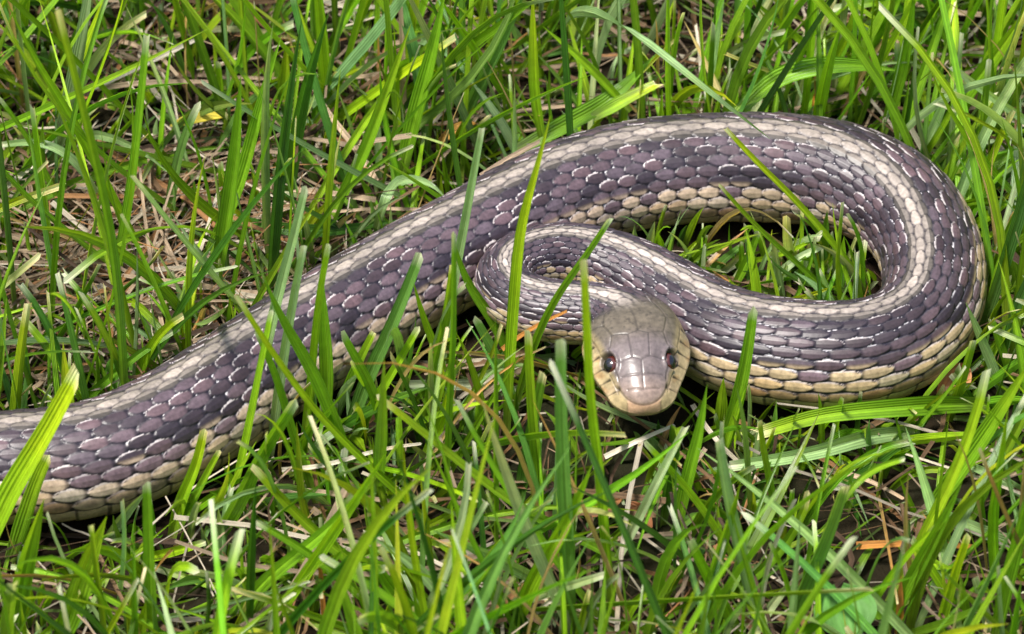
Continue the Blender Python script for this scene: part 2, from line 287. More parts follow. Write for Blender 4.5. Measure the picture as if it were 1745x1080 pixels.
    ('grass_blade', 'grass blade', 'w', 1.7, 1, [(15.4, -50.6, -1.0), (19.8, -49.3, 10.5), (23.7, -48.4, 21.4), (26.9, -47.9, 30.1)],
     'whitish narrow blade leaning right below the chin'),
    ('grass_blade', 'grass blade', 'g', 3.2, 0, [(-78.6, -67.7, -1.0), (-75.7, -67.7, 13.8), (-72.6, -68.1, 25.9), (-69.9, -68.7, 35.3)],
     'thick green blade rising below the tail end'),
    ('grass_blade', 'grass blade', 'y', 2.2, 0, [(-40.9, -66.5, -1.0), (-31.8, -66.5, 16.5), (-24.0, -67.3, 32.6), (-18.4, -68.3, 44.8)],
     'long bright blade leaning right in the near lawn below midbody'),
    ('grass_blade', 'grass blade', 'd', 1.4, 0, [(-41.4, -65.2, -1.0), (-40.1, -65.3, 17.8), (-38.3, -66.4, 36.7)],
     'thin dark blade standing straight in the near lawn'),
    ('grass_blade', 'grass blade', 'g', 2.0, 1, [(-14.1, -66.5, -1.0), (-23.9, -65.2, 11.1), (-31.8, -64.5, 19.6), (-38.7, -64.2, 25.6)],
     'low slanting blade below the thick blunt one'),
    ('grass_blade', 'grass blade', 'p', 1.4, 1, [(-14.2, -62.7, -1.0), (-10.3, -62.7, 12.5), (-4.0, -63.3, 28.9)],
     'thin pale blade leaning right near the white tipped one'),
    ('grass_blade', 'grass blade', 'g', 2.4, 0, [(57.0, -66.5, -1.0), (60.6, -66.5, 12.5), (64.6, -67.0, 27.3), (67.1, -67.7, 38.0)],
     'curving blade between the snapped blade and the striped one'),
    ('grass_blade', 'grass blade', 'g', 2.6, 0, [(75.4, -67.7, -1.0), (76.0, -67.7, 15.1), (76.8, -68.3, 28.6), (77.0, -69.3, 42.1)],
     'broad blade standing outermost in the near lawn'),
    ('grass_blade', 'grass blade', 'w', 2.2, 1, [(75.8, -63.4, -1.0), (73.7, -63.3, 6.4), (72.1, -63.3, 11.8)],
     'white stub of a cut blade beside the striped one'),
    ('grass_blade', 'grass blade', 'w', 2.0, 1, [(49.2, -66.5, -1.0), (47.4, -66.4, 5.7), (48.1, -66.4, 8.4)],
     'small whitish stub beside the clover leaf'),
    ('dry_straw', 'straw', 'o', 1.3, 0, [(60.7, -66.5, -1.0), (60.3, -66.4, 8.4), (59.8, -66.5, 16.5)],
     'orange tipped dry stub standing by the clover leaf'),
    ('grass_blade', 'grass blade', 'g', 1.7, 1, [(-21.5, -66.5, -1.0), (-22.3, -66.4, 7.1), (-23.6, -66.5, 12.5)],
     'short rounded blade stub in the near lawn'),
    ('grass_blade', 'grass blade', 'g', 1.8, 1, [(-0.7, -65.2, -1.0), (-2.2, -65.2, 7.1), (-3.4, -65.2, 12.5)],
     'short stub below the long white tipped blade'),
    ('grass_blade', 'grass blade', 'g', 2.2, 0, [(29.3, -66.5, -1.0), (30.6, -66.5, 13.8), (32.7, -67.0, 27.3), (34.1, -67.7, 38.0)],
     'slightly curved blade just below the pale split one'),
    ('grass_blade', 'grass blade', 'y', 1.6, 0, [(17.3, -65.2, -1.0), (19.0, -64.3, 7.5), (24.2, -63.8, 12.3)],
     'short yellow blade leaning right below the rusty leaf'),
    ('grass_blade', 'grass blade', 'g', 0.8, 1, [(32.5, 20.3, 1.0), (33.5, 20.7, 5.6), (34.1, 21.0, 10.2)],
     'fine bright blade stub in the hole of the coil'),
    ('grass_blade', 'grass blade', 'w', 1.0, 1, [(34.1, 15.4, 1.0), (33.4, 15.9, 6.5), (33.5, 16.3, 12.0)],
     'fine bright blade stub in the hole of the coil'),
    ('grass_blade', 'grass blade', 'w', 1.4, 1, [(35.6, 19.7, 1.0), (38.0, 19.9, 3.9), (40.6, 20.2, 6.8)],
     'fine bright blade stub in the hole of the coil'),
    ('grass_blade', 'grass blade', 'w', 0.9, 1, [(37.5, 17.4, 1.0), (39.7, 17.7, 4.7), (41.2, 18.0, 8.5)],
     'fine bright blade stub in the hole of the coil'),
    ('grass_blade', 'grass blade', 'g', 1.5, 1, [(39.8, 18.1, 1.0), (40.3, 18.5, 5.6), (40.0, 18.8, 10.1)],
     'fine bright blade stub in the hole of the coil'),
    ('grass_blade', 'grass blade', 'b', 1.4, 1, [(41.8, 16.3, 1.0), (41.7, 16.7, 6.8), (40.8, 17.1, 12.7)],
     'fine bright blade stub in the hole of the coil'),
    ('grass_blade', 'grass blade', 'p', 1.0, 1, [(42.9, 18.6, 1.0), (44.1, 19.0, 5.5), (45.6, 19.3, 10.0)],
     'fine bright blade stub in the hole of the coil'),
    ('grass_blade', 'grass blade', 'p', 1.2, 1, [(45.1, 20.4, 1.0), (46.3, 20.6, 3.1), (47.3, 20.8, 5.2)],
     'fine bright blade stub in the hole of the coil'),
    ('grass_blade', 'grass blade', 'p', 1.2, 1, [(45.7, 15.4, 1.0), (45.7, 15.9, 6.8), (45.8, 16.3, 12.7)],
     'fine bright blade stub in the hole of the coil'),
    ('grass_blade', 'grass blade', 'p', 1.4, 1, [(47.3, 18.5, 1.0), (48.3, 18.8, 4.9), (50.0, 19.1, 8.9)],
     'fine bright blade stub in the hole of the coil'),
    ('grass_blade', 'grass blade', 'p', 0.9, 1, [(48.8, 19.6, 1.0), (51.5, 19.9, 4.5), (52.7, 20.2, 8.1)],
     'fine bright blade stub in the hole of the coil'),
    ('grass_blade', 'grass blade', 'w', 1.3, 1, [(50.9, 20.7, 1.0), (52.2, 21.1, 5.6), (52.1, 21.5, 10.2)],
     'fine bright blade stub in the hole of the coil'),
    ('grass_blade', 'grass blade', 'g', 1.4, 1, [(52.0, 19.3, 1.0), (55.3, 19.6, 4.2), (57.1, 19.8, 7.4)],
     'fine bright blade stub in the hole of the coil'),
    ('grass_blade', 'grass blade', 'w', 0.9, 1, [(54.9, 20.4, 1.0), (56.4, 20.7, 3.4), (57.9, 20.9, 5.8)],
     'fine bright blade stub in the hole of the coil'),
    ('grass_blade', 'grass blade', 'p', 1.1, 1, [(56.9, 19.0, 1.0), (56.7, 19.5, 6.4), (55.8, 19.9, 11.8)],
     'fine bright blade stub in the hole of the coil'),
    ('grass_blade', 'grass blade', 'p', 0.9, 1, [(58.5, 17.7, 1.0), (58.8, 18.2, 6.5), (60.0, 18.6, 12.0)],
     'fine bright blade stub in the hole of the coil')]

# ------------------------------------------------------------------ materials
def new_mat(name):
    m = bpy.data.materials.new(name)
    m.use_nodes = True
    nt = m.node_tree
    nt.nodes.clear()
    out = nt.nodes.new('ShaderNodeOutputMaterial')
    return m, nt, out

def N(nt, kind, **kw):
    n = nt.nodes.new(kind)
    for k, v in kw.items():
        if hasattr(n, k):
            setattr(n, k, v)
        else:
            n.inputs[k.replace('_', ' ')].default_value = v
    return n

def math_node(nt, op, a, b=None, clamp=False):
    n = nt.nodes.new('ShaderNodeMath')
    n.operation = op
    n.use_clamp = clamp
    for i, v in enumerate((a, b)):
        if v is None:
            continue
        if isinstance(v, (int, float)):
            n.inputs[i].default_value = v
        else:
            nt.links.new(v, n.inputs[i])
    return n.outputs[0]

def mix_rgb(nt, mode, fac, a, b):
    n = nt.nodes.new('ShaderNodeMix')
    n.data_type = 'RGBA'
    n.blend_type = mode
    for sock, v in ((n.inputs['Factor'], fac), (n.inputs['A'], a), (n.inputs['B'], b)):
        if isinstance(v, (int, float)):
            sock.default_value = v
        elif isinstance(v, tuple):
            sock.default_value = v
        else:
            nt.links.new(v, sock)
    return n.outputs['Result']

def blade_material(name, trans, rough, spec):
    m, nt, out = new_mat(name)
    at_ = N(nt, 'ShaderNodeAttribute', attribute_name='col')
    uv = N(nt, 'ShaderNodeUVMap', uv_map='uv')
    sep = N(nt, 'ShaderNodeSeparateXYZ')
    nt.links.new(uv.outputs[0], sep.inputs[0])
    # parallel veins: fine stripes running the length of the blade
    vein = math_node(nt, 'SINE', math_node(nt, 'MULTIPLY', sep.outputs['X'], 44.0))
    vein = math_node(nt, 'MULTIPLY_ADD', vein, 0.5)
    geo = N(nt, 'ShaderNodeTexCoord')
    noi = N(nt, 'ShaderNodeTexNoise', Scale=420.0, Detail=3.0)
    nt.links.new(geo.outputs['Object'], noi.inputs['Vector'])
    blot = N(nt, 'ShaderNodeTexNoise', Scale=90.0, Detail=4.0)
    nt.links.new(geo.outputs['Object'], blot.inputs['Vector'])
    v1 = N(nt, 'ShaderNodeMapRange')
    nt.links.new(noi.outputs['Fac'], v1.inputs['Value'])
    v1.inputs['To Min'].default_value = 0.72
    v1.inputs['To Max'].default_value = 1.28
    v2 = N(nt, 'ShaderNodeMapRange')
    nt.links.new(vein, v2.inputs['Value'])
    v2.inputs['From Min'].default_value = -0.5
    v2.inputs['From Max'].default_value = 0.5
    v2.inputs['To Min'].default_value = 0.84
    v2.inputs['To Max'].default_value = 1.14
    mp = N(nt, 'ShaderNodeMapping')
    mp.inputs['Scale'].default_value = (6.0, 1.1, 1.0)
    nt.links.new(uv.outputs[0], mp.inputs['Vector'])
    sn = N(nt, 'ShaderNodeTexNoise', Scale=1.0, Detail=4.0, Roughness=0.65)
    nt.links.new(mp.outputs[0], sn.inputs['Vector'])
    v3 = N(nt, 'ShaderNodeMapRange')
    nt.links.new(sn.outputs['Fac'], v3.inputs['Value'])
    v3.inputs['From Min'].default_value = 0.3
    v3.inputs['From Max'].default_value = 0.72
    v3.inputs['To Min'].default_value = 0.6
    v3.inputs['To Max'].default_value = 1.5
    k = math_node(nt, 'MULTIPLY', math_node(nt, 'MULTIPLY', v1.outputs[0], v2.outputs[0]), v3.outputs[0])
    comb = N(nt, 'ShaderNodeCombineColor')
    for i in range(3):
        nt.links.new(k, comb.inputs[i])
    c = mix_rgb(nt, 'MULTIPLY', 1.0, at_.outputs['Color'], comb.outputs[0])
    bf = N(nt, 'ShaderNodeMapRange')
    nt.links.new(blot.outputs['Fac'], bf.inputs['Value'])
    bf.inputs['From Min'].default_value = 0.60
    bf.inputs['From Max'].default_value = 0.75
    bf.inputs['To Max'].default_value = 0.4
    c = mix_rgb(nt, 'MIX', bf.outputs[0], c, mix_rgb(nt, 'MULTIPLY', 1.0, c, (1.55, 1.2, 0.8, 1)))
    bump = N(nt, 'ShaderNodeBump', Strength=0.6, Distance=0.00015)
    nt.links.new(vein, bump.inputs['Height'])
    p = N(nt, 'ShaderNodeBsdfPrincipled')
    nt.links.new(c, p.inputs['Base Color'])
    p.inputs['Roughness'].default_value = rough
    p.inputs['Specular IOR Level'].default_value = spec
    nt.links.new(bump.outputs[0], p.inputs['Normal'])
    t = N(nt, 'ShaderNodeBsdfTranslucent')
    nt.links.new(mix_rgb(nt, 'MULTIPLY', 1.0, c, (1.25, 1.2, 0.5, 1)), t.inputs['Color'])
    mx = N(nt, 'ShaderNodeMixShader', Fac=trans)
    nt.links.new(p.outputs[0], mx.inputs[1])
    nt.links.new(t.outputs[0], mx.inputs[2])
    nt.links.new(mx.outputs[0], out.inputs['Surface'])
    return m

M_GRASS = blade_material('grass_blade', 0.38, 0.30, 0.55)
M_LEAF = blade_material('broad_leaf', 0.30, 0.6, 0.25)
M_STRAW = blade_material('dry_straw', 0.12, 0.62, 0.35)

def soil_material():
    m, nt, out = new_mat('soil')
    tc = N(nt, 'ShaderNodeTexCoord')
    n1 = N(nt, 'ShaderNodeTexNoise', Scale=180.0, Detail=6.0, Roughness=0.7)
    n2 = N(nt, 'ShaderNodeTexNoise', Scale=14.0, Detail=4.0)
    for n in (n1, n2):
        nt.links.new(tc.outputs['Object'], n.inputs['Vector'])
    r1 = N(nt, 'ShaderNodeValToRGB')
    r1.color_ramp.elements[0].position = 0.35
    r1.color_ramp.elements[0].color = (0.012, 0.008, 0.005, 1)
    r1.color_ramp.elements[1].position = 0.7
    r1.color_ramp.elements[1].color = (0.022, 0.013, 0.008, 1)
    nt.links.new(n1.outputs['Fac'], r1.inputs['Fac'])
    f = N(nt, 'ShaderNodeMapRange')
    nt.links.new(n2.outputs['Fac'], f.inputs['Value'])
    f.inputs['From Min'].default_value = 0.45
    f.inputs['From Max'].default_value = 0.65
    f.inputs['To Max'].default_value = 0.5
    c = mix_rgb(nt, 'MIX', f.outputs[0], r1.outputs['Color'], (0.014, 0.022, 0.007, 1))
    b = N(nt, 'ShaderNodeBump', Strength=0.9, Distance=0.002)
    nt.links.new(n1.outputs['Fac'], b.inputs['Height'])
    p = N(nt, 'ShaderNodeBsdfPrincipled', Roughness=1.0)
    p.inputs['Specular IOR Level'].default_value = 0.1
    nt.links.new(c, p.inputs['Base Color'])
    nt.links.new(b.outputs[0], p.inputs['Normal'])
    nt.links.new(p.outputs[0], out.inputs['Surface'])
    return m
M_SOIL = soil_material()

def snake_material():
    m, nt, out = new_mat('snake_skin')
    a = N(nt, 'ShaderNodeAttribute', attribute_name='col')
    g = N(nt, 'ShaderNodeAttribute', attribute_name='gloss')
    tc = N(nt, 'ShaderNodeTexCoord')
    n1 = N(nt, 'ShaderNodeTexNoise', Scale=1500.0, Detail=3.0)
    n2 = N(nt, 'ShaderNodeTexNoise', Scale=330.0, Detail=3.0)
    for n in (n1, n2):
        nt.links.new(tc.outputs['Object'], n.inputs['Vector'])
    r = N(nt, 'ShaderNodeMapRange')
    nt.links.new(n1.outputs['Fac'], r.inputs['Value'])
    r.inputs['From Min'].default_value = 0.3
    r.inputs['From Max'].default_value = 0.7
    r.inputs['To Min'].default_value = 0.78
    r.inputs['To Max'].default_value = 1.22
    r2 = N(nt, 'ShaderNodeMapRange')
    nt.links.new(n2.outputs['Fac'], r2.inputs['Value'])
    r2.inputs['From Min'].default_value = 0.3
    r2.inputs['From Max'].default_value = 0.7
    r2.inputs['To Min'].default_value = 0.82
    r2.inputs['To Max'].default_value = 1.18
    k = math_node(nt, 'MULTIPLY', r.outputs[0], r2.outputs[0])
    comb = N(nt, 'ShaderNodeCombineColor')
    for i in range(3):
        nt.links.new(k, comb.inputs[i])
    c = mix_rgb(nt, 'MULTIPLY', 1.0, a.outputs['Color'], comb.outputs[0])
    b = N(nt, 'ShaderNodeBump', Strength=0.25, Distance=0.00008)
    nt.links.new(n1.outputs['Fac'], b.inputs['Height'])
    p = N(nt, 'ShaderNodeBsdfPrincipled')
    nt.links.new(c, p.inputs['Base Color'])
    rr = N(nt, 'ShaderNodeMapRange')
    nt.links.new(g.outputs['Fac'], rr.inputs['Value'])
    rr.inputs['To Min'].default_value = 0.50
    rr.inputs['To Max'].default_value = 0.27
    nt.links.new(rr.outputs[0], p.inputs['Roughness'])
    p.inputs['Specular IOR Level'].default_value = 0.42
    nt.links.new(b.outputs[0], p.inputs['Normal'])
    nt.links.new(p.outputs[0], out.inputs['Surface'])
    return m
M_SNAKE = snake_material()

def eye_material():
    m, nt, out = new_mat('snake_iris')
    tc = N(nt, 'ShaderNodeTexCoord')
    n = N(nt, 'ShaderNodeTexNoise', Scale=1600.0, Detail=3.0)
    nt.links.new(tc.outputs['Object'], n.inputs['Vector'])
    r = N(nt, 'ShaderNodeValToRGB')
    r.color_ramp.elements[0].position = 0.35
    r.color_ramp.elements[0].color = (0.05, 0.008, 0.005, 1)
    r.color_ramp.elements[1].position = 0.7
    r.color_ramp.elements[1].color = (0.07, 0.015, 0.006, 1)
    nt.links.new(n.outputs['Fac'], r.inputs['Fac'])
    p = N(nt, 'ShaderNodeBsdfPrincipled', Roughness=0.05)
    p.inputs['Coat Weight'].default_value = 1.0
    p.inputs['Coat Roughness'].default_value = 0.03
    nt.links.new(r.outputs[0], p.inputs['Base Color'])
    nt.links.new(p.outputs[0], out.inputs['Surface'])
    return m
M_IRIS = eye_material()
def pupil_material():
    m, nt, out = new_mat('snake_pupil')
    tc = N(nt, 'ShaderNodeTexCoord')
    n = N(nt, 'ShaderNodeTexNoise', Scale=900.0)
    nt.links.new(tc.outputs['Object'], n.inputs['Vector'])
    c = mix_rgb(nt, 'MIX', n.outputs['Fac'], (0.004, 0.003, 0.005, 1), (0.012, 0.009, 0.014, 1))
    p = N(nt, 'ShaderNodeBsdfPrincipled', Roughness=0.04)
    p.inputs['Coat Weight'].default_value = 1.0
    p.inputs['Coat Roughness'].default_value = 0.02
    nt.links.new(c, p.inputs['Base Color'])
    nt.links.new(p.outputs[0], out.inputs['Surface'])
    return m
M_PUPIL = pupil_material()

# ------------------------------------------------------------------ mesh helpers
def make_mesh(name, V, F, col=None, uv=None, gloss=None, smooth=True):
    me = bpy.data.meshes.new(name)
    V = np.asarray(V, np.float32)
    F = np.asarray(F, np.int32)
    me.vertices.add(len(V))
    me.vertices.foreach_set('co', V.ravel())
    k = F.shape[1]
    me.loops.add(F.size)
    me.loops.foreach_set('vertex_index', F.ravel())
    me.polygons.add(len(F))
    me.polygons.foreach_set('loop_start', np.arange(0, F.size, k, dtype=np.int32))
    me.polygons.foreach_set('loop_total', np.full(len(F), k, np.int32))
    if smooth:
        me.polygons.foreach_set('use_smooth', np.ones(len(F), bool))
    if uv is not None:
        u = me.uv_layers.new(name='uv')
        u.data.foreach_set('uv', np.asarray(uv, np.float32)[F.ravel()].ravel())
    if col is not None:
        ca = me.attributes.new('col', 'FLOAT_COLOR', 'POINT')
        c4 = np.ones((len(V), 4), np.float32)
        c4[:, :3] = col
        ca.data.foreach_set('color', c4.ravel())
    if gloss is not None:
        ga = me.attributes.new('gloss', 'FLOAT', 'POINT')
        ga.data.foreach_set('value', np.asarray(gloss, np.float32))
    me.update(calc_edges=True)
    me.validate()
    return me

def link(name, me, mat=None, parent=None, loc=(0, 0, 0)):
    o = bpy.data.objects.new(name, me)
    scene.collection.objects.link(o)
    o.location = loc
    if me is not None and mat is not None and not me.materials:
        me.materials.append(mat)
    if parent is not None:
        o.parent = parent
    return o

def tag(o, label=None, category=None, group=None, kind=None):
    for k, v in (('label', label), ('category', category), ('group', group), ('kind', kind)):
        if v:
            o[k] = v
    return o

def smoothstep(a, b, x):
    t = np.clip((x - a) / (b - a), 0, 1)
    return t * t * (3 - 2 * t)

def unit(v):
    return v / np.maximum(np.linalg.norm(v, axis=-1, keepdims=True), 1e-9)

def spline(P, t_out=None, n=None):
    """natural cubic spline through rows of P (any number of columns), chord-length parameter"""
    P = np.asarray(P, float)
    t = np.concatenate([[0], np.cumsum(np.linalg.norm(np.diff(P[:, :3], axis=0), axis=1) ** 0.75)])
    m = len(P)
    h = np.diff(t)
    A = np.zeros((m, m))
    B = np.zeros_like(P)
    A[0, 0] = A[-1, -1] = 1
    for i in range(1, m - 1):
        A[i, i - 1], A[i, i], A[i, i + 1] = h[i - 1], 2 * (h[i - 1] + h[i]), h[i]
        B[i] = 6 * ((P[i + 1] - P[i]) / h[i] - (P[i] - P[i - 1]) / h[i - 1])
    K = np.linalg.solve(A, B)
    x = np.linspace(0, t[-1], n) if t_out is None else t_out
    j = np.clip(np.searchsorted(t, x) - 1, 0, m - 2)
    a = ((t[j + 1] - x) / h[j])[:, None]
    b = ((x - t[j]) / h[j])[:, None]
    hj = h[j][:, None]
    return a * P[j] + b * P[j + 1] + ((a ** 3 - a) * K[j] + (b ** 3 - b) * K[j + 1]) * hj ** 2 / 6

# ------------------------------------------------------------------ ground
def relief(x, y):
    return 0.9 * np.sin(x * 0.041 + 1.3) * np.cos(y * 0.037) + 0.6 * np.sin(x * 0.13 + y * 0.09) \
        + 0.35 * np.sin(x * 0.31 - y * 0.27 + 2.0) - 0.9
g = np.sinh(np.linspace(-1, 1, 241) * 7.2) / math.sinh(7.2) * 40000.0
gx, gy = np.meshgrid(g, g, indexing='ij')
fade = 1 / (1 + (np.hypot(gx, gy) / 900.0) ** 2)
gz = relief(gx, gy) * fade - 0.9 * (1 - fade)
n = len(g)
idx = np.arange(n * n).reshape(n, n)
F = np.stack([idx[:-1, :-1], idx[1:, :-1], idx[1:, 1:], idx[:-1, 1:]], -1).reshape(-1, 4)
ground = link('ground', make_mesh('ground', np.stack([gx, gy, gz], -1).reshape(-1, 3) * MM, F), M_SOIL)
tag(ground, 'dark brown soil under the lawn', 'ground', kind='structure')

# ------------------------------------------------------------------ the snake
HL = 25.0                                             # head length, nape to snout
ctrl = [list(s) for s in SPINE] + [[*h, 5.0, 0.0] for h in HEAD]
dense = spline(ctrl, n=6000)
dl = np.concatenate([[0], np.cumsum(np.linalg.norm(np.diff(dense[:, :3], axis=0), axis=1))])
TOTAL = dl[-1]
VIS = 150.0                                           # off-frame tail half: coarser rings
ss = np.concatenate([np.arange(0, VIS, 0.7), np.arange(VIS, TOTAL - HL - 6, 0.20),
                     np.arange(TOTAL - HL - 6, TOTAL - 1.2, 0.14),
                     TOTAL - 1.2 * (1 - np.sin(np.linspace(0, 1, 16) * math.pi / 2))])
sp = np.stack([np.interp(ss, dl, dense[:, k]) for k in range(5)], -1)
rad = np.maximum(sp[:, 3], 0.35)
cen = sp[:, :3]
tan = unit(np.gradient(cen, axis=0))
ker = np.ones(15) / 15
tan = unit(np.stack([np.convolve(np.pad(tan[:, k], 7, mode='edge'), ker, 'valid') for k in range(3)], -1))
left = unit(np.cross(np.array([0, 0, 1.0]), tan))
upv = np.cross(tan, left)
ro = np.radians(sp[:, 4])[:, None]
upv, left = upv * np.cos(ro) + left * np.sin(ro), left * np.cos(ro) - upv * np.sin(ro)
NR, NA = len(ss), 348
th = np.linspace(-math.pi, math.pi, NA, endpoint=False)
TH = np.broadcast_to(th, (NR, NA))
AB = np.abs(TH)
hY = np.clip(ss - (TOTAL - HL), 0, HL)                # millimetres from the nape to the snout
def prof(xs, ys):
    return np.interp(hY, xs, ys)
isH = smoothstep(TOTAL - HL - 3, TOTAL - HL + 3, ss)
tip = np.sqrt(np.clip(1 - (np.clip((ss - (TOTAL - 3.6)) / 3.6, 0, 1)) ** 2.6, 0, 1))
hx = [0, 3, 6, 9, 12, 15, 18, 20.5, 22.5, 25]
wH = prof(hx, [5.2, 6.3, 7.7, 8.8, 9.0, 8.5, 7.3, 6.1, 5.3, 4.7])
uH = prof(hx, [4.8, 4.9, 5.0, 5.1, 5.1, 4.9, 4.2, 3.5, 3.0, 2.7])
lH = prof(hx, [4.6, 4.6, 4.7, 4.7, 4.5, 4.2, 3.8, 3.4, 3.1, 2.9])
sm = np.ones(21) / 21
wH, uH, lH = [np.convolve(np.pad(a, 10, mode='edge'), sm, 'valid') for a in (wH, uH, lH)]
W = (rad * (1 - isH) + wH * isH) * tip
U = (rad * (1 - isH) + uH * isH) * tip
Lo = (rad * 0.95 * (1 - isH) + lH * isH) * tip
ex = 1.0 - 0.22 * isH                                 # head section is boxier than a circle
cs, sn = np.cos(TH), np.sin(TH)
ct = np.sign(cs) * np.abs(cs) ** ex[:, None]
st = np.sign(sn) * np.abs(sn) ** ex[:, None]
X = W[:, None] * st * (1 - 0.44 * (isH * smoothstep(6, 15, hY))[:, None] * np.clip(ct, 0, 1) ** 0.8)
Z = np.where(ct > 0, U[:, None], Lo[:, None]) * ct
base = cen[:, None, :] + left[:, None, :] * X[..., None] + upv[:, None, :] * Z[..., None]
nrm = unit(left[:, None, :] * (st / np.maximum(W, 0.2)[:, None])[..., None]
           + upv[:, None, :] * (ct / np.maximum(np.where(ct > 0, U[:, None], Lo[:, None]), 0.2))[..., None])

def hsh(i, j, s):
    v = np.sin(i * 127.1 + j * 311.7 + s * 74.7) * 43758.5453
    return v - np.floor(v)

# scale rows: 19 dorsal rows and a belly of broad plates
row_ang = np.radians([0, 10.3, 20.6, 31, 41.6, 52.4, 63.4, 75, 88, 102.5, 119])
qa = np.interp(AB, row_ang, np.arange(11)) * np.sign(TH)
PITCH = 0.43
ds = np.gradient(ss)
Ulat = np.cumsum(ds / (PITCH * np.maximum(rad, 1.2)))
Ul = np.broadcast_to(Ulat[:, None], (NR, NA))
PSC = [float(dl[np.argmin(np.hypot(dense[:, 0] - q[0], dense[:, 1] - q[1]))]) for q in (SPINE[15], SPINE[20])]
slim = smoothstep(PSC[0], PSC[1], ss)[:, None]         # the fore-body is stretched: slimmer, longer scales
best = np.full((NR, NA), -1.0)
e2 = np.zeros((NR, NA)); eb = np.zeros((NR, NA)); kb = np.zeros((NR, NA)); ib = np.zeros((NR, NA)); ab_ = np.zeros((NR, NA)); bb = np.zeros((NR, NA))
k0 = np.round(qa)
for dk in (-1, 0, 1):
    k = k0 + dk
    off = 0.5 * (np.abs(k) % 2)
    i0 = np.round(Ul - off)
    for di in (-1, 0, 1):
        i = i0 + di
        a = -(Ul - off - i) + 0.06 * (hsh(i, k, 9) - 0.5)
        b = qa - k + 0.05 * (hsh(i, k, 8) - 0.5)
        wide = np.interp(np.abs(k), [0, 2, 4, 8, 9], [0.62, 0.61, 0.60, 0.585, 0.60]) * (1 - 0.13 * slim)
        e = 1 - np.abs(a / (0.552 + 0.05 * slim)) ** 2.3 - np.abs(b / wide) ** 2.2
        z = np.where((e > 0) & (np.abs(k) <= 9), 0.42 + 0.50 * a + 0.30 * np.sqrt(np.clip(e, 0, 1)) - 0.04 * np.abs(b), -1)
        m = z > best
        ec_ = np.where(np.abs(k) <= 9, np.clip(e, 0, 1), 0)
        e2 = np.where(m, np.maximum(e2, np.clip(eb, 0, 1)), np.maximum(e2, ec_))
        best = np.where(m, z, best); eb = np.where(m, e, eb); kb = np.where(m, k, kb)
        ib = np.where(m, i, ib); ab_ = np.where(m, a, ab_); bb = np.where(m, b, bb)
skin = best < 0
# belly plates
ventral = (np.abs(qa) > 9.55) & (skin | (np.abs(qa) > 9.8))
fv = Ul - np.floor(Ul)
bh = 0.15 + 0.5 * (1 - fv) * smoothstep(0, 0.08, 1 - fv)
hgt = np.where(ventral, bh, np.where(skin, 0.0, best))
amp = 0.043 * rad[:, None] * (1 - smoothstep(4.0, 7.5, hY))[:, None]
keel = np.where(skin | ventral | (np.abs(kb) > 8), 0, 0.10 * np.exp(-(bb / 0.09) ** 2))
disp = (hgt + keel - 0.35) * amp

# colours (linear base colours of the skin itself)
def c3(*v):
    return np.array(v, float)
ak = np.abs(kb)
h1, h2, h3 = hsh(ib, kb, 1), hsh(ib, kb, 2), hsh(ib, kb, 3)
cream = c3(0.29, 0.245, 0.21)
dark = c3(0.090, 0.060, 0.071)
black = c3(0.013, 0.010, 0.017)
lat = c3(0.54, 0.40, 0.29)
tan_ = c3(0.30, 0.20, 0.135)
front = smoothstep(TOTAL - 230, TOTAL - 120, ss)[:, None, None]       # the front third is yellower
lat_f = lat * (1 - front) + c3(0.46, 0.345, 0.205) * front
tan_f = tan_ * (1 - front) + c3(0.31, 0.205, 0.105) * front
col = np.zeros((NR, NA, 3))
vary = (0.84 + 0.32 * h1)[..., None]
col[:] = dark
col = col * (1 - 0.28 * front) * vary * (1 + (h2[..., None] - 0.5) * c3(0.2, 0.0, -0.1))
# two alternating rows of black blotches on the flank
ph = ib / 5.2 + 0.35 * np.sin(ib * 0.37)
blU = (np.cos(2 * math.pi * ph) + 1.1 * (h3 - 0.5) > 0.25) & (ak >= 2) & (ak <= 4)
blL = (np.cos(2 * math.pi * ph + math.pi) + 1.1 * (h3 - 0.5) > 0.25) & (ak >= 5) & (ak <= 6)
col = np.where(blU[..., None], col * 0.42 + black * 0.3, col)
col = np.where(blL[..., None], col * 0.25 + black * 0.6, col)
m0 = (ak <= 1)[..., None]
edge1 = ((ak == 1) & (np.sign(kb) * bb > 0.02))[..., None]
col = np.where(m0, np.where(edge1, cream * 0.36, cream) * (1 + 0.35 * smoothstep(TOTAL - 115, TOTAL - 75, ss)[:, None, None]) * (0.8 + 0.4 * h1)[..., None] * np.where(ak == 1, 0.62, 1.0)[..., None], col)
m7 = (ak == 7)[..., None]
col = np.where(m7, np.where((h3 > 0.42)[..., None], lat_f * 0.85, dark * 1.5) * vary, col)
k6 = (ak == 6)[..., None] * (h1 > 0.45)[..., None] * smoothstep(-0.1, 0.35, np.sign(TH) * bb)[..., None] * 0.75
col = col * (1 - k6) + lat_f * 0.8 * k6
col = np.where((ak == 8)[..., None], lat_f * (0.85 + 0.3 * h1)[..., None] * (1 + (h2[..., None] - 0.5) * c3(0.2, 0, -0.25)), col)
col = np.where((ak == 9)[..., None], tan_f * vary * (1 + (h2[..., None] - 0.5) * c3(0.3, 0, -0.2)), col)
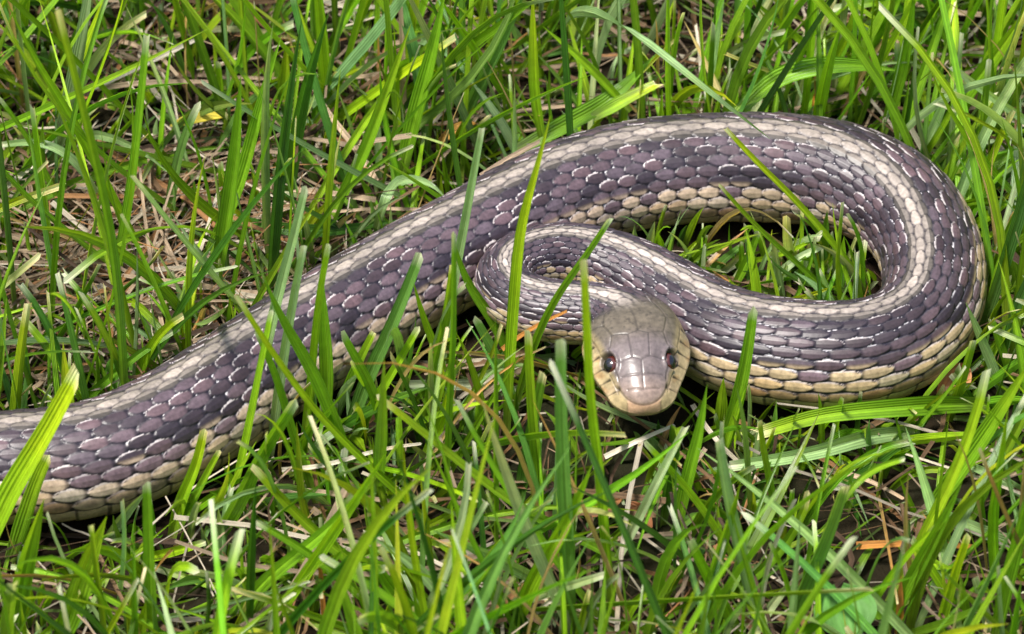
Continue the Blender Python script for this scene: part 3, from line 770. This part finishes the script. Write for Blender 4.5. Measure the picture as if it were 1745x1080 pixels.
# scale centres brownish on the pale rows, light rims
cent = np.exp(-((ab_ + 0.05) / 0.24) ** 2 - (bb / 0.3) ** 2)[..., None]
col = np.where((ak == 9)[..., None], col * (1.22 - 0.42 * cent), col)
col = np.where(((ak >= 7) & (ak <= 8))[..., None], col * (1.06 - 0.22 * cent), col)
ed = eb - e2                                          # small where two scales meet
dside = np.sign(TH) * bb                              # negative towards the back
rim_on = np.where(ak <= 1, 0.0, np.where(ak <= 6, np.where(h2 > 0.66, 0.85, 0.06), np.where(ak <= 8, 0.45, 0.2)))
rim = smoothstep(0.54, 0.30, ed) * smoothstep(-0.10, -0.24, dside) * smoothstep(-0.38, -0.25, ab_) * smoothstep(0.42, 0.30, ab_) * rim_on
rim = np.maximum(rim, smoothstep(0.20, 0.08, eb) * (ab_ > 0.20) * (dside < 0.0) * rim_on * 0.8)[..., None]
outl = np.maximum(smoothstep(0.60, 0.18, ed) * (np.abs(bb) > 0.2), smoothstep(0.26, 0.06, eb) * 0.85) * np.where(ak <= 1, 0.62, 0.93)
outl = outl[..., None] * (1 - rim)
col = col * (1 - outl) + black * outl
col = col * (1 - rim) + c3(0.48, 0.43, 0.42) * rim
lead = smoothstep(-0.27, -0.43, ab_)[..., None] * np.where(ak <= 1, 0.45, 0.75)[..., None]
col = col * (1 - lead) + black * lead
sk = np.where((hsh(np.floor(Ul * 2), k0, 5) > 0.72)[..., None] & (np.abs(qa) < 7)[..., None] & (np.abs(qa) > 1.5)[..., None], c3(0.42, 0.40, 0.42), c3(0.016, 0.014, 0.024))
col = np.where((skin & ~ventral)[..., None], sk, col)
vcol = (c3(0.42, 0.30, 0.20) * (1 - front) + c3(0.44, 0.36, 0.19) * front) * (0.8 + 0.4 * hsh(np.floor(Ul), 0 * Ul, 4))[..., None]
vcol = vcol * np.where(fv < 0.1, 0.25, 1.0)[..., None]
col = np.where(ventral[..., None], vcol, col)
gloss = np.full((NR, NA), 0.35)

# ---- head: plates, lips, eyes
Yh = np.broadcast_to(hY[:, None], (NR, NA))
AX = np.abs(X)
top = ct > 0
def seg_dist(px, py, segs):
    d = np.full(px.shape, 9.0)
    for (x0, y0), (x1, y1) in segs:
        dx, dy = x1 - x0, y1 - y0
        t = np.clip(((px - x0) * dx + (py - y0) * dy) / (dx * dx + dy * dy), 0, 1)
        d = np.minimum(d, np.hypot(px - x0 - t * dx, py - y0 - t * dy))
    return d
PL = [[(0, 6.2), (0, 12.4)], [(0, 12.4), (1.7, 12.9)], [(1.7, 12.9), (4.3, 12.3)], [(4.3, 12.3), (5.4, 9.6)],
      [(5.4, 9.6), (4.2, 6.6)], [(4.2, 6.6), (0, 6.0)], [(1.7, 12.9), (1.45, 17.0)], [(1.45, 17.0), (0, 17.6)],
      [(1.45, 17.0), (4.3, 17.4)], [(4.3, 12.3), (4.9, 14.8)], [(4.9, 14.8), (4.3, 17.4)], [(0, 17.6), (0, 22.2)],
      [(0, 19.9), (3.4, 19.7)], [(4.3, 17.4), (3.9, 20.2)], [(0, 22.2), (2.6, 21.9)], [(5.4, 9.6), (7.4, 9.0)],
      [(4.2, 6.6), (6.2, 4.8)], [(2.0, 6.2), (2.6, 3.6)]]
dpl = np.where(top, seg_dist(AX, Yh, PL), 9.0)
inH = smoothstep(2.0, 7.0, Yh)
g1 = np.exp(-(dpl / 0.13) ** 2) * inH
disp = disp - 0.11 * g1
# lips: mouth line runs low along the jaw, upright sutures between the lip plates
lipu = np.radians(70.0)
dm = Z + 1.15 + 0.25 * smoothstep(16, 8, Yh)
on_m = smoothstep(7.0, 8.5, Yh)
gm = np.exp(-(dm / 0.20) ** 2) * on_m
disp = disp - 0.28 * gm
yb = (Yh - 8.0) / 2.25
fb = np.abs(yb - np.round(yb)) * 2.25
inlip = (AB > lipu) & (AB < np.radians(132)) & (Yh > 6.8) & (Yh < 22.0)
gb = np.exp(-((fb + 0.1 * np.sin(AB * 9)) / 0.19) ** 2) * smoothstep(lipu, lipu + 0.08, AB) * smoothstep(np.radians(134), np.radians(128), AB) * (Yh > 6.8) * (Yh < 21.5)
disp = disp - 0.10 * gb
gl = np.exp(-((AB - lipu) * 6.5 / 0.16) ** 2) * (Yh > 6.8) * (Yh < 22)
disp = disp - 0.08 * gl
olive = c3(0.105, 0.085, 0.060)
violet = c3(0.128, 0.103, 0.100)
peach = c3(0.46, 0.29, 0.185)
lip = c3(0.34, 0.26, 0.14)
tv = smoothstep(11, 15.5, Yh)[..., None]
hc = olive * (1 - tv) + violet * tv
hc = hc * (0.9 + 0.2 * hsh(np.floor(Yh / 4.5), np.floor(AX / 2.5), 6))[..., None]
side = smoothstep(np.radians(54), np.radians(68), AB)[..., None]
hc = hc * (1 - side) + c3(0.23, 0.18, 0.095) * side
mott = np.sin(X * 2.3 + 1.7 * np.sin(Yh * 1.1)) * np.sin(Yh * 1.9 + 1.3 * np.sin(X * 1.6)) + 0.6 * np.sin(X * 5.1 + Yh * 3.7) * np.sin(Yh * 4.9 - X * 2.2)
hc = hc * (1 + 0.13 * mott * smoothstep(17, 10, Yh))[..., None]
spk = (hsh(np.floor(Yh * 2.6), np.floor(X * 2.6), 21) > 0.93) * smoothstep(14, 11, Yh) * (AB < 1.5)
hc = hc * (1 - 0.35 * spk[..., None])
lp = smoothstep(lipu - 0.10, lipu + 0.42, AB)[..., None] ** 0.6 * smoothstep(5, 8, Yh)[..., None]
hc = hc * (1 - lp) + lip * lp * (0.85 + 0.3 * hsh(np.round(yb), np.sign(TH), 7))[..., None] + 0 * lp
br = (smoothstep(0.1, 0.9, np.sin(Yh * 1.27 + 2.0 * np.sign(TH)) * np.sin(AB * 11.0 + Yh * 0.6)) * lp[..., 0] * 0.6)[..., None]
hc = hc * (1 - br) + c3(0.26, 0.135, 0.045) * br
chin = smoothstep(np.radians(125), np.radians(150), AB)[..., None]
hc = hc * (1 - chin) + c3(0.56, 0.50, 0.36) * chin
zt = smoothstep(20.8, 22.0, Yh)                       # blunt face of the snout
nose = smoothstep(19.0, 22.5, Yh)[..., None] * 0.55
hc = hc * (1 - nose) + c3(0.27, 0.19, 0.145) * nose
face_lip = (zt * smoothstep(2.1, 1.5, Z) * smoothstep(-2.6, -2.0, Z))[..., None]
ros = smoothstep(2.9, 2.5, AX)[..., None]
hc = hc * (1 - face_lip) + (peach * ros + lip * (1 - ros)) * face_lip
gros = np.exp(-((AX - 2.75) / 0.14) ** 2) * zt * (Z < 1.4) + np.exp(-((Z - 1.8) / 0.13) ** 2) * zt
gros = np.clip(gros, 0, 1)
disp = disp - 0.07 * gros
hc = hc * (1 - 0.5 * gros[..., None])
hc = hc * (1 - 0.38 * g1[..., None])
hc = hc * (1 - 0.88 * np.clip(gb, 0, 1)[..., None]) * (1 - 0.4 * gl[..., None]) * (1 - 0.85 * gm[..., None])
nost = np.exp(-((Yh - 21.2) / 0.42) ** 2 - ((AB - np.radians(66)) * 4.6 / 0.40) ** 2)
disp = disp - 0.35 * nost
hc = hc * (1 - 0.9 * nost[..., None])
# eye socket and brow
EY, ETH = 16.6, np.radians(63)
er = np.hypot(Yh - EY, (AB - ETH) * 6.4)
disp = disp - 0.75 * smoothstep(1.8, 1.15, er) + 0.38 * np.exp(-((er - 2.05) / 0.42) ** 2) * (AB < ETH + 0.1)
sock = smoothstep(1.95, 1.45, er)[..., None]
hc = hc * (1 - 0.85 * sock)
mixh = smoothstep(4.2, 8.0, Yh)[..., None]
col = col * (1 - mixh) + hc * mixh
gloss = gloss * (1 - mixh[..., 0]) + (0.45 + 0.5 * smoothstep(10, 15, Yh) * smoothstep(70, 50, np.degrees(AB))) * mixh[..., 0]

P = base + nrm * disp[..., None]
ROOT = np.array([cen[NR // 2, 0], cen[NR // 2, 1], 0.0])
verts = np.concatenate([P.reshape(-1, 3), cen[:1], cen[-1:] + tan[-1:] * 0.02]) - ROOT
colv = np.concatenate([col.reshape(-1, 3), col[0, :1], col[-1, :1]])
glv = np.concatenate([gloss.ravel(), [0.3, 0.4]])
idx = np.arange(NR * NA).reshape(NR, NA)
nx = np.roll(idx, -1, axis=1)
F = np.stack([idx[:-1], nx[:-1], nx[1:], idx[1:]], -1).reshape(-1, 4)
snake = link('snake', None, loc=tuple(ROOT * MM))
tag(snake, 'striped brown and cream garter snake coiled in the grass with head facing out', 'snake')
me = make_mesh('body', verts * MM, F, col=np.clip(colv, 0, 1), gloss=glv)
body = link('body', me, M_SNAKE, snake)
body['label'] = 'scaly body and head with pale back stripe and checkered dark flanks'

def sphere_cap(rad_, ang, nseg=28, nring=12, z0=0.0):
    V, F = [(0, 0, rad_ + z0)], []
    for r_ in range(1, nring + 1):
        t = ang * r_ / nring
        for s_ in range(nseg):
            p = 2 * math.pi * s_ / nseg
            V.append((rad_ * math.sin(t) * math.cos(p), rad_ * math.sin(t) * math.sin(p), rad_ * math.cos(t) + z0))
    for s_ in range(nseg):
        F.append((0, 1 + s_, 1 + (s_ + 1) % nseg))
    for r_ in range(nring - 1):
        a, b = 1 + r_ * nseg, 1 + (r_ + 1) * nseg
        for s_ in range(nseg):
            t = (s_ + 1) % nseg
            F += [(a + s_, b + s_, b + t), (a + s_, b + t, a + t)]
    return np.array(V), np.array(F)
ri = int(np.argmin(np.abs(hY - EY)))
for sgn in (1, -1):
    ci = int(np.argmin(np.abs(th - sgn * ETH)))
    nn = nrm[ri, ci]
    out_dir = unit(nn * 0.85 + left[ri] * sgn * 0.35 + tan[ri] * 0.30)
    ec = base[ri, ci] - nn * 1.22
    q = Vector(out_dir).to_track_quat('Z', 'Y')
    V, F = sphere_cap(1.62, math.pi * 0.95)
    eye = link('eye', make_mesh('eye', V * MM, F), M_IRIS, snake, tuple((ec - ROOT) * MM))
    eye.rotation_mode = 'QUATERNION'
    eye.rotation_quaternion = q
    eye['label'] = 'dark glossy eye with reddish iris'
    V, F = sphere_cap(1.645, R(45), nring=6)
    link('pupil', make_mesh('pupil', V * MM, F), M_PUPIL, eye)

SPN = cen[::12]
SPR = np.maximum(np.maximum(W, U)[::12], 0.5)

# ------------------------------------------------------------------ grass
KIND = {'g': (0.118, 0.260, 0.011), 'y': (0.180, 0.340, 0.010), 'b': (0.095, 0.215, 0.038), 'd': (0.038, 0.115, 0.010),
        'p': (0.19, 0.31, 0.115), 'w': (0.30, 0.40, 0.20), 's': (0.34, 0.25, 0.165), 't': (0.56, 0.50, 0.39), 'o': (0.40, 0.17, 0.035)}

def ribbons(P, W, face, cut, base_col, rg, fold=0.27, straw=False):
    """P (N,n,3) centre lines; returns verts (N,n*3,3), colours, uvs; three columns give the folded blade its keel"""
    Nn, n, _ = P.shape
    T = unit(np.gradient(P, axis=1))
    side = unit(np.cross(T, face[:, None, :]))
    nor = np.cross(side, T)
    t = np.linspace(0, 1, n)[None, :]
    taper = np.where(cut[:, None] > 0, 1 - 0.42 * t ** 1.5, np.clip(1 - np.clip((t - 0.45) / 0.55, 0, 1) ** 1.7, 0.03, 1))
    grow = 0.62 + 0.38 * np.clip(t / 0.3, 0, 1)
    w = W[:, None] * taper * (grow if not straw else 1.0)
    V = np.empty((Nn, n, 4, 3))
    V[:, :, 0] = P - side * (w / 2)[..., None]
    V[:, :, 1] = V[:, :, 2] = P - nor * (w * fold)[..., None]
    V[:, :, 3] = P + side * (w / 2)[..., None]
    rag = (rg.random((Nn, 4)) - 0.4) * W[:, None] * 0.8 * cut[:, None]      # torn, uneven cut end
    rag[:, 2] = rag[:, 1]
    V[:, -1] += T[:, -1][:, None, :] * rag[..., None]
    C = np.broadcast_to(base_col[:, None, None, :], V.shape).copy()
    tt = np.broadcast_to(t[..., None], V.shape[:3])
    if not straw:
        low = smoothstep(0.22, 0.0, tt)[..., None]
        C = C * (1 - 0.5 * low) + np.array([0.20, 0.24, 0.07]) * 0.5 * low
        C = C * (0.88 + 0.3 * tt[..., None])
        pale = (smoothstep(0.955, 1.0, tt) * cut[:, None, None])[..., None] * 0.85
        C = C * (1 - pale) + np.array([0.62, 0.64, 0.46]) * pale
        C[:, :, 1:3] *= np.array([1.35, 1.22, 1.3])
        ye = (rg.random(Nn) < 0.3)[:, None, None] * smoothstep(0.3, 1.0, tt + 0.25 * (rg.random((Nn, 1, 1)) - 0.5))
        C *= 1 + ye[..., None] * np.array([0.55, 0.12, -0.1])
    UV = np.stack([np.broadcast_to(np.array([0, .48, .52, 1.0])[None, None], tt.shape), tt], -1)
    UV[..., 0] += (rg.random((Nn, 1, 1)) * 60).round(2)
    return V.reshape(Nn, -1, 3), np.clip(C.reshape(Nn, -1, 3), 0, 0.85), UV.reshape(Nn, -1, 2)

def ribbon_faces(n):
    f = []
    for i in range(n - 1):
        for c in (0, 2):
            a = i * 4 + c
            f.append((a, a + 1, a + 5, a + 4))
    return np.array(f)

made = 0
for name, cat, kind, w, cut, pts, label in BLADES:
    P = spline(pts, n=16)[None]
    fdir = unit(np.array([[rng.uniform(-0.55, 0.55), -0.8, 0.55]]))
    isS = name == 'dry_straw'
    bc = np.array([KIND[kind]]) * rng.uniform(1.0, 1.3)
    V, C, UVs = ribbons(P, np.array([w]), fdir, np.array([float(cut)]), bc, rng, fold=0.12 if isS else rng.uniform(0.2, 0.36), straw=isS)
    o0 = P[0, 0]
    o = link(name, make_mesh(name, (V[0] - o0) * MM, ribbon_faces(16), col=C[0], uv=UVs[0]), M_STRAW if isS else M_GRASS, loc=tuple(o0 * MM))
    tag(o, label, cat, 'dry straws in the lawn' if isS else 'blades of lawn grass that stand out')
    made += not isS

def grow(Nn, xr, yr, Lr, wr, lean, curl, n=9, zb=-1.2):
    x = rng.uniform(*xr, Nn); y = rng.uniform(*yr, Nn)
    Ln = rng.uniform(*Lr, Nn); az = rng.uniform(0, 2 * math.pi, Nn)
    tx = rng.normal(0.10, 0.9, Nn); ty = rng.normal(0, 0.9, Nn)
    b0 = np.abs(rng.normal(0, lean, Nn)); cu = rng.normal(curl * 0.5, curl, Nn)
    d = unit(np.stack([tx, ty], -1))
    t = np.linspace(0, 1, n)[None]
    ang = np.clip(b0[:, None] + cu[:, None] * t ** 1.6, 0, 1.9)
    st_ = (Ln / (n - 1))[:, None]
    hor = np.concatenate([np.zeros((Nn, 1)), np.cumsum(np.sin(ang[:, :-1]) * st_, 1)], 1)
    ver = np.concatenate([np.zeros((Nn, 1)), np.cumsum(np.cos(ang[:, :-1]) * st_, 1)], 1)
    P = np.empty((Nn, n, 3))
    P[..., 0] = x[:, None] + d[:, :1] * hor
    P[..., 1] = y[:, None] + d[:, 1:] * hor
    P[..., 2] = np.maximum(zb + ver, -1.2)
    W_ = rng.uniform(0, 1, Nn) ** 1.5 * (wr[1] - wr[0]) + wr[0]
    fa = rng.uniform(0, 2 * math.pi, Nn)
    face = unit(np.stack([np.cos(fa), np.sin(fa) - 0.4, np.full(Nn, 0.45)], -1))
    return P, W_, face

vy, vz = math.sin(EL), math.cos(EL)
S2 = np.stack([SPN[:, 0], SPN[:, 1] * vy + SPN[:, 2] * vz], -1)
SD = SPN[:, 1] * math.cos(EL) - SPN[:, 2] * math.sin(EL)
def clear_of_snake(P, keep_edge=0.62):
    """drops blades that pass through the animal or cover it from the camera"""
    ok = np.ones(len(P), bool)
    near = (P[:, :, 0].max(1) > -330) & (P[:, :, 0].min(1) < 110) & (P[:, :, 1].min(1) < 110) & (P[:, :, 1].max(1) > -110)
    ids = np.where(near)[0]
    for c in np.array_split(ids, max(1, len(ids) // 400)):
        Q = P[c]
        d3 = np.linalg.norm(Q[:, :, None, :] - SPN[None, None], axis=-1) - SPR[None, None] - 0.8
        hit = (d3 < 0).any((1, 2))
        q2 = np.stack([Q[..., 0], Q[..., 1] * vy + Q[..., 2] * vz], -1)
        dq = Q[..., 1] * math.cos(EL) - Q[..., 2] * math.sin(EL)
        d2 = np.linalg.norm(q2[:, :, None, :] - S2[None, None], axis=-1) / SPR[None, None]
        over = ((d2 < keep_edge) & (dq[:, :, None] < SD[None, None]) & (Q[..., 2] > 7.0)[:, :, None]).any((1, 2))
        hd = ((d2[:, :, -16:] < 1.1) & (dq[:, :, None] < SD[None, None, -16:])).any((1, 2))
        ok[c] = ~(hit | over | hd)
    return ok

layers = [grow(17000, (-330, 330), (-230, 380), (26, 60), (0.9, 2.3), 0.70, 0.6),
          grow(6000, (-330, 330), (-230, 380), (45, 84), (1.3, 2.7), 0.60, 0.5),
          grow(4500, (-300, 300), (-200, 340), (12, 34), (0.8, 2.2), 0.8, 0.8),
          grow(3500, (-230, 230), (-170, 230), (6, 19), (0.8, 2.2), 0.6, 0.8),
          grow(3000, (-110, 110), (-95, 110), (5, 16), (0.9, 2.3), 0.7, 0.8)]
# blades the body has pushed over: rooted along its flanks and lying outward
npz = 900
jj = rng.integers(150, NR - 300, npz)
sg = rng.choice([-1.0, 1.0], npz)
bx_, by_, bw_ = grow(npz, (0, 1), (0, 1), (12, 34), (0.9, 2.2), 1.15, 0.5)
dirv = unit(left[jj] * sg[:, None] + tan[jj] * rng.normal(0, 0.7, (npz, 1)))[:, :2]
hor = np.linalg.norm(bx_[:, :, :2] - bx_[:, :1, :2], axis=-1)
root = cen[jj, :2] + left[jj, :2] * (sg * (rad[jj] + rng.uniform(0.6, 5.0, npz)))[:, None]
bx_[:, :, :2] = root[:, None] + dirv[:, None] * hor[..., None]
layers.append((bx_, by_, bw_))
P = np.concatenate([l[0] for l in layers]); Wd = np.concatenate([l[1] for l in layers]); Fc = np.concatenate([l[2] for l in layers])
# worn patches where the dead thatch shows: x, y, radius, share of blades left
WORN = [(-68, 22, 22, 0.22), (-38, 40, 16, 0.35), (-78, 45, 16, 0.4), (12, -52, 15, 0.3), (58, -46, 17, 0.3), (-32, -55, 16, 0.7), (20, 75, 18, 0.5)]
def open_turf(x, y):
    k = np.ones_like(x)
    for wx, wy, wr_, left_ in WORN:
        k *= 1 - (1 - left_) * np.exp(-((x - wx) ** 2 + (y - wy) ** 2) / wr_ ** 2)
    return k
# clumps: thin the sward where a slow noise is low
cl = np.sin(P[:, 0, 0] * 0.085 + 1.0) * np.sin(P[:, 0, 1] * 0.075 + 0.4) + 0.7 * np.sin(P[:, 0, 0] * 0.19 - P[:, 0, 1] * 0.16)
keep = (rng.random(len(P)) < np.clip(0.66 + 0.34 * cl, 0.12, 1) * open_turf(P[:, 0, 0], P[:, 0, 1])) & clear_of_snake(P)
P, Wd, Fc = P[keep], Wd[keep], Fc[keep]
NB = len(P)
pal = np.array([KIND[k] for k in 'gybdpw'])
pk = rng.choice(6, NB, p=[0.35, 0.31, 0.09, 0.08, 0.13, 0.04])
bc = pal[pk] * rng.uniform(0.72, 1.25, (NB, 1)) * (1 + rng.normal(0, 0.08, (NB, 3)))
dry = rng.random(NB) < 0.04
Wd[dry] *= 0.6
bc[dry] = np.array([0.36, 0.27, 0.10]) * rng.uniform(0.7, 1.2, (dry.sum(), 1))
cutb = (rng.random(NB) < 0.38).astype(float)
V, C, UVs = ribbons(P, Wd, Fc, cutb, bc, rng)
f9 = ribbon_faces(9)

# the largest ones in view are single objects, the rest is the sward
tipx, tipy, tipz = P[:, -1, 0], P[:, -1, 1], P[:, -1, 2]
mx, my = P[:, 4, 0], P[:, 4, 1] + P[:, 4, 2] * vz / vy
inview = (np.abs(mx) < 84) & (my > -74) & (my < 88)
size = Wd * np.linalg.norm(P[:, -1] - P[:, 0], axis=1) * inview * ~dry
order = np.argsort(-size)[:max(0, 292 - made)]
single = np.zeros(NB, bool); single[order] = True
TONE = ['mid green', 'yellow green', 'bluish green', 'dark green', 'pale green', 'whitish']
PART = ['the tail', 'the lower body', 'the midbody', 'the rising body', 'the coil top', 'the outer bend', 'the coil front', 'the neck', 'the head']
PS = [float(dl[np.argmin(np.hypot(dense[:, 0] - q[0], dense[:, 1] - q[1]))]) for q in (SPINE[7], SPINE[9], SPINE[11], SPINE[14], SPINE[18], SPINE[22], SPINE[26])]
PART_S = np.array(PS + [TOTAL - HL])
for i in order:
    x0, y0 = P[i, 0, 0], P[i, 0, 1]
    j = int(np.argmin(np.hypot(SPN[:, 0] - x0, SPN[:, 1] - y0)))
    inside = (10 < x0 < 66) and (-12 < y0 < 26) and SPN[j, 0] > 0
    near_part = PART[int(np.searchsorted(PART_S, ss[j * 12]))]
    where = 'inside the coil' if inside else ('beyond ' if y0 > SPN[j, 1] else 'before ') + near_part
    lean = np.hypot(tipx[i] - x0, tipy[i] - y0) / max(tipz[i], 1)
    how = 'upright' if lean < 0.45 else ('leaning' if lean < 1.1 else 'low bent')
    lab = '%s %s %s grass blade with %s tip %s' % ('broad' if Wd[i] > 2.3 else 'narrow', how, TONE[pk[i]], 'cut' if cutb[i] else 'pointed', where)
    o0 = P[i, 0]
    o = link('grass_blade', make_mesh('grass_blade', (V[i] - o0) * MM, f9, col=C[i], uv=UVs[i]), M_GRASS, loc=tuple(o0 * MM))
    tag(o, lab, 'grass blade', lab.replace(' blade ', ' blades '))
def bulk(name, V, C, UVs, f, mat):
    Nn, k, _ = V.shape
    F = (f[None] + (np.arange(Nn) * k)[:, None, None]).reshape(-1, 4)
    return link(name, make_mesh(name, V.reshape(-1, 3) * MM, F, col=C.reshape(-1, 3), uv=UVs.reshape(-1, 2)), mat)
s = ~single
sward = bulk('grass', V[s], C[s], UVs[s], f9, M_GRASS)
tag(sward, 'dense green lawn grass filling the ground around the snake', 'grass', kind='stuff')

# ------------------------------------------------------------------ thatch: dead stems and clippings on the soil
NT = 13000
x = rng.uniform(-300, 300, NT); y = rng.uniform(-210, 350, NT)
nw = 420                                              # bleached straw gathered on the worn patch
x[:nw] = rng.normal(-66, 17, nw); y[:nw] = rng.normal(20, 16, nw)
Lt = rng.uniform(8, 62, NT); az = rng.uniform(0, 2 * math.pi, NT); z0 = rng.uniform(-1.0, 8.0, NT)
pit = rng.normal(0, 0.16, NT); bend = rng.normal(0, 0.5, NT)
t = np.linspace(-0.5, 0.5, 6)[None]
A = az[:, None] + bend[:, None] * t
P = np.stack([x[:, None] + np.cos(A) * t * Lt[:, None], y[:, None] + np.sin(A) * t * Lt[:, None],
              np.maximum(z0[:, None] + np.sin(pit)[:, None] * t * Lt[:, None] + rng.normal(0, 0.3, (NT, 6)), -1.0)], -1)
k = clear_of_snake(P, 0.85)
nw = int(k[:nw].sum())
P = P[k]; NT = len(P)
Wt = 0.25 + 0.95 * rng.random(NT) ** 2
face = unit(np.stack([rng.normal(0, .5, NT), rng.normal(-.2, .5, NT), np.ones(NT)], -1))
pal = np.array([(0.34, 0.25, 0.165), (0.52, 0.45, 0.34), (0.30, 0.15, 0.06), (0.17, 0.10, 0.05), (0.07, 0.04, 0.022), (0.10, 0.16, 0.03)])
bc = pal[rng.choice(6, NT, p=[0.26, 0.16, 0.08, 0.23, 0.19, 0.08])] * rng.uniform(0.45, 1.1, (NT, 1))
bc[:nw] = pal[rng.choice([0, 0, 1, 2, 3], nw)] * rng.uniform(0.6, 1.15, (nw, 1))
V, C, UVs = ribbons(P, Wt, face, np.ones(NT), bc, rng, fold=0.15, straw=True)
th_o = bulk('thatch', V, C, UVs, ribbon_faces(6), M_STRAW)
tag(th_o, 'brown and tan dead stems and clippings matted between the grass', 'thatch', kind='stuff')

# ------------------------------------------------------------------ broad leaves and dead leaf scraps
def leaf(name, label, cat, group, loc, ln, wd, col, yaw, pitch, roll, cup, mat, notch=0.0):
    nu, nv = 11, 7
    V, C, UVl = [], [], []
    for i in range(nu):
        t = i / (nu - 1)
        half = wd / 2 * math.sin(math.pi * min(max(t, 0.015), 0.985)) ** 0.62
        for j in range(nv):
            s_ = j / (nv - 1) * 2 - 1
            xx = s_ * half
            yy = t * ln - notch * ln * (1 - abs(s_)) * max(0, t - 0.75) * 2
            zz = cup * (s_ * s_ - 0.3) * half + 0.12 * ln * math.sin(math.pi * t) * (0.6 if cup > 0 else 1.4) + 0.05 * wd * math.sin(5 * t + 3 * s_)
            V.append((xx, yy, zz))
            k_ = 1.25 if j == nv // 2 else 1.0
            C.append([c * k_ for c in col]); UVl.append((j / (nv - 1) * 0.8, t))
    V = np.array(V)
    F = [(i * nv + j, i * nv + j + 1, (i + 1) * nv + j + 1, (i + 1) * nv + j) for i in range(nu - 1) for j in range(nv - 1)]
    o = link(name, make_mesh(name, V * MM, np.array(F), col=np.array(C), uv=np.array(UVl)), mat, loc=tuple(np.array(loc) * MM))
    o.rotation_euler = (R(pitch), R(roll), R(yaw))
    tag(o, label, cat, group)
    return o
leaf('clover_leaf', 'round green clover leaf low in the near lawn', 'leaf', None, (51.8, -74.0, 10.0), 9, 10, (0.09, 0.22, 0.045), 10, 25, 0, 0.25, M_LEAF, 0.25)
leaf('broad_leaf', 'small bright green broad leaf beyond the tail half of the snake', 'leaf', None, (-66.8, -10.8, 3.0), 7, 5.5, (0.12, 0.3, 0.03), -8, 50, 10, 0.3, M_LEAF, 0)
leaf('broad_leaf', 'small green broad leaf lying under the bright one beyond the tail', 'leaf', None, (-68.6, -9.0, 2.0), 6, 4, (0.1, 0.26, 0.03), -60, 12, 5, 0.2, M_LEAF, 0)
leaf('dead_leaf', 'orange dead leaf scrap poking up beyond the top of the coil', 'dead leaf', 'dead leaf scraps', (56.9, 60.9, 5.0), 5, 2.6, (0.55, 0.2, 0.03), 15, 60, 0, 0.6, M_STRAW, 0)
leaf('dead_leaf', 'curled brown dead leaf beneath the outer bend of the coil', 'dead leaf', 'dead leaf scraps', (72.1, -13.3, 2.0), 9, 5, (0.34, 0.16, 0.07), -30, 20, 20, 0.8, M_STRAW, 0)
leaf('dead_leaf', 'amber dead leaf scrap beyond the rising body', 'dead leaf', 'dead leaf scraps', (-13.7, 53.1, 5.0), 8, 3, (0.5, 0.26, 0.05), -70, 20, 0, 0.5, M_STRAW, 0)
leaf('dead_leaf', 'rusty dead leaf in the shade below the chin', 'dead leaf', 'dead leaf scraps', (13.1, -40.7, 3.0), 6.5, 3, (0.26, 0.11, 0.04), -50, 10, 10, 0.5, M_STRAW, 0)
leaf('dead_leaf', 'small rusty leaf scrap near the long narrow blade by the head', 'dead leaf', 'dead leaf scraps', (22.6, -43.3, 3.0), 6, 3, (0.22, 0.085, 0.03), 40, 15, -10, 0.6, M_STRAW, 0)
leaf('dead_leaf', 'brown dead leaf among the straws beyond the tail half', 'dead leaf', 'dead leaf scraps', (-86.3, 60.4, 4.0), 9, 4, (0.42, 0.16, 0.05), -60, 15, 0, 0.5, M_STRAW, 0)
leaf('dead_leaf', 'yellow dying leaf lying in the far lawn', 'dead leaf', 'dead leaf scraps', (-62.7, 54.5, 8.0), 10, 3.5, (0.4, 0.33, 0.03), -85, 8, 0, 0.4, M_STRAW, 0)
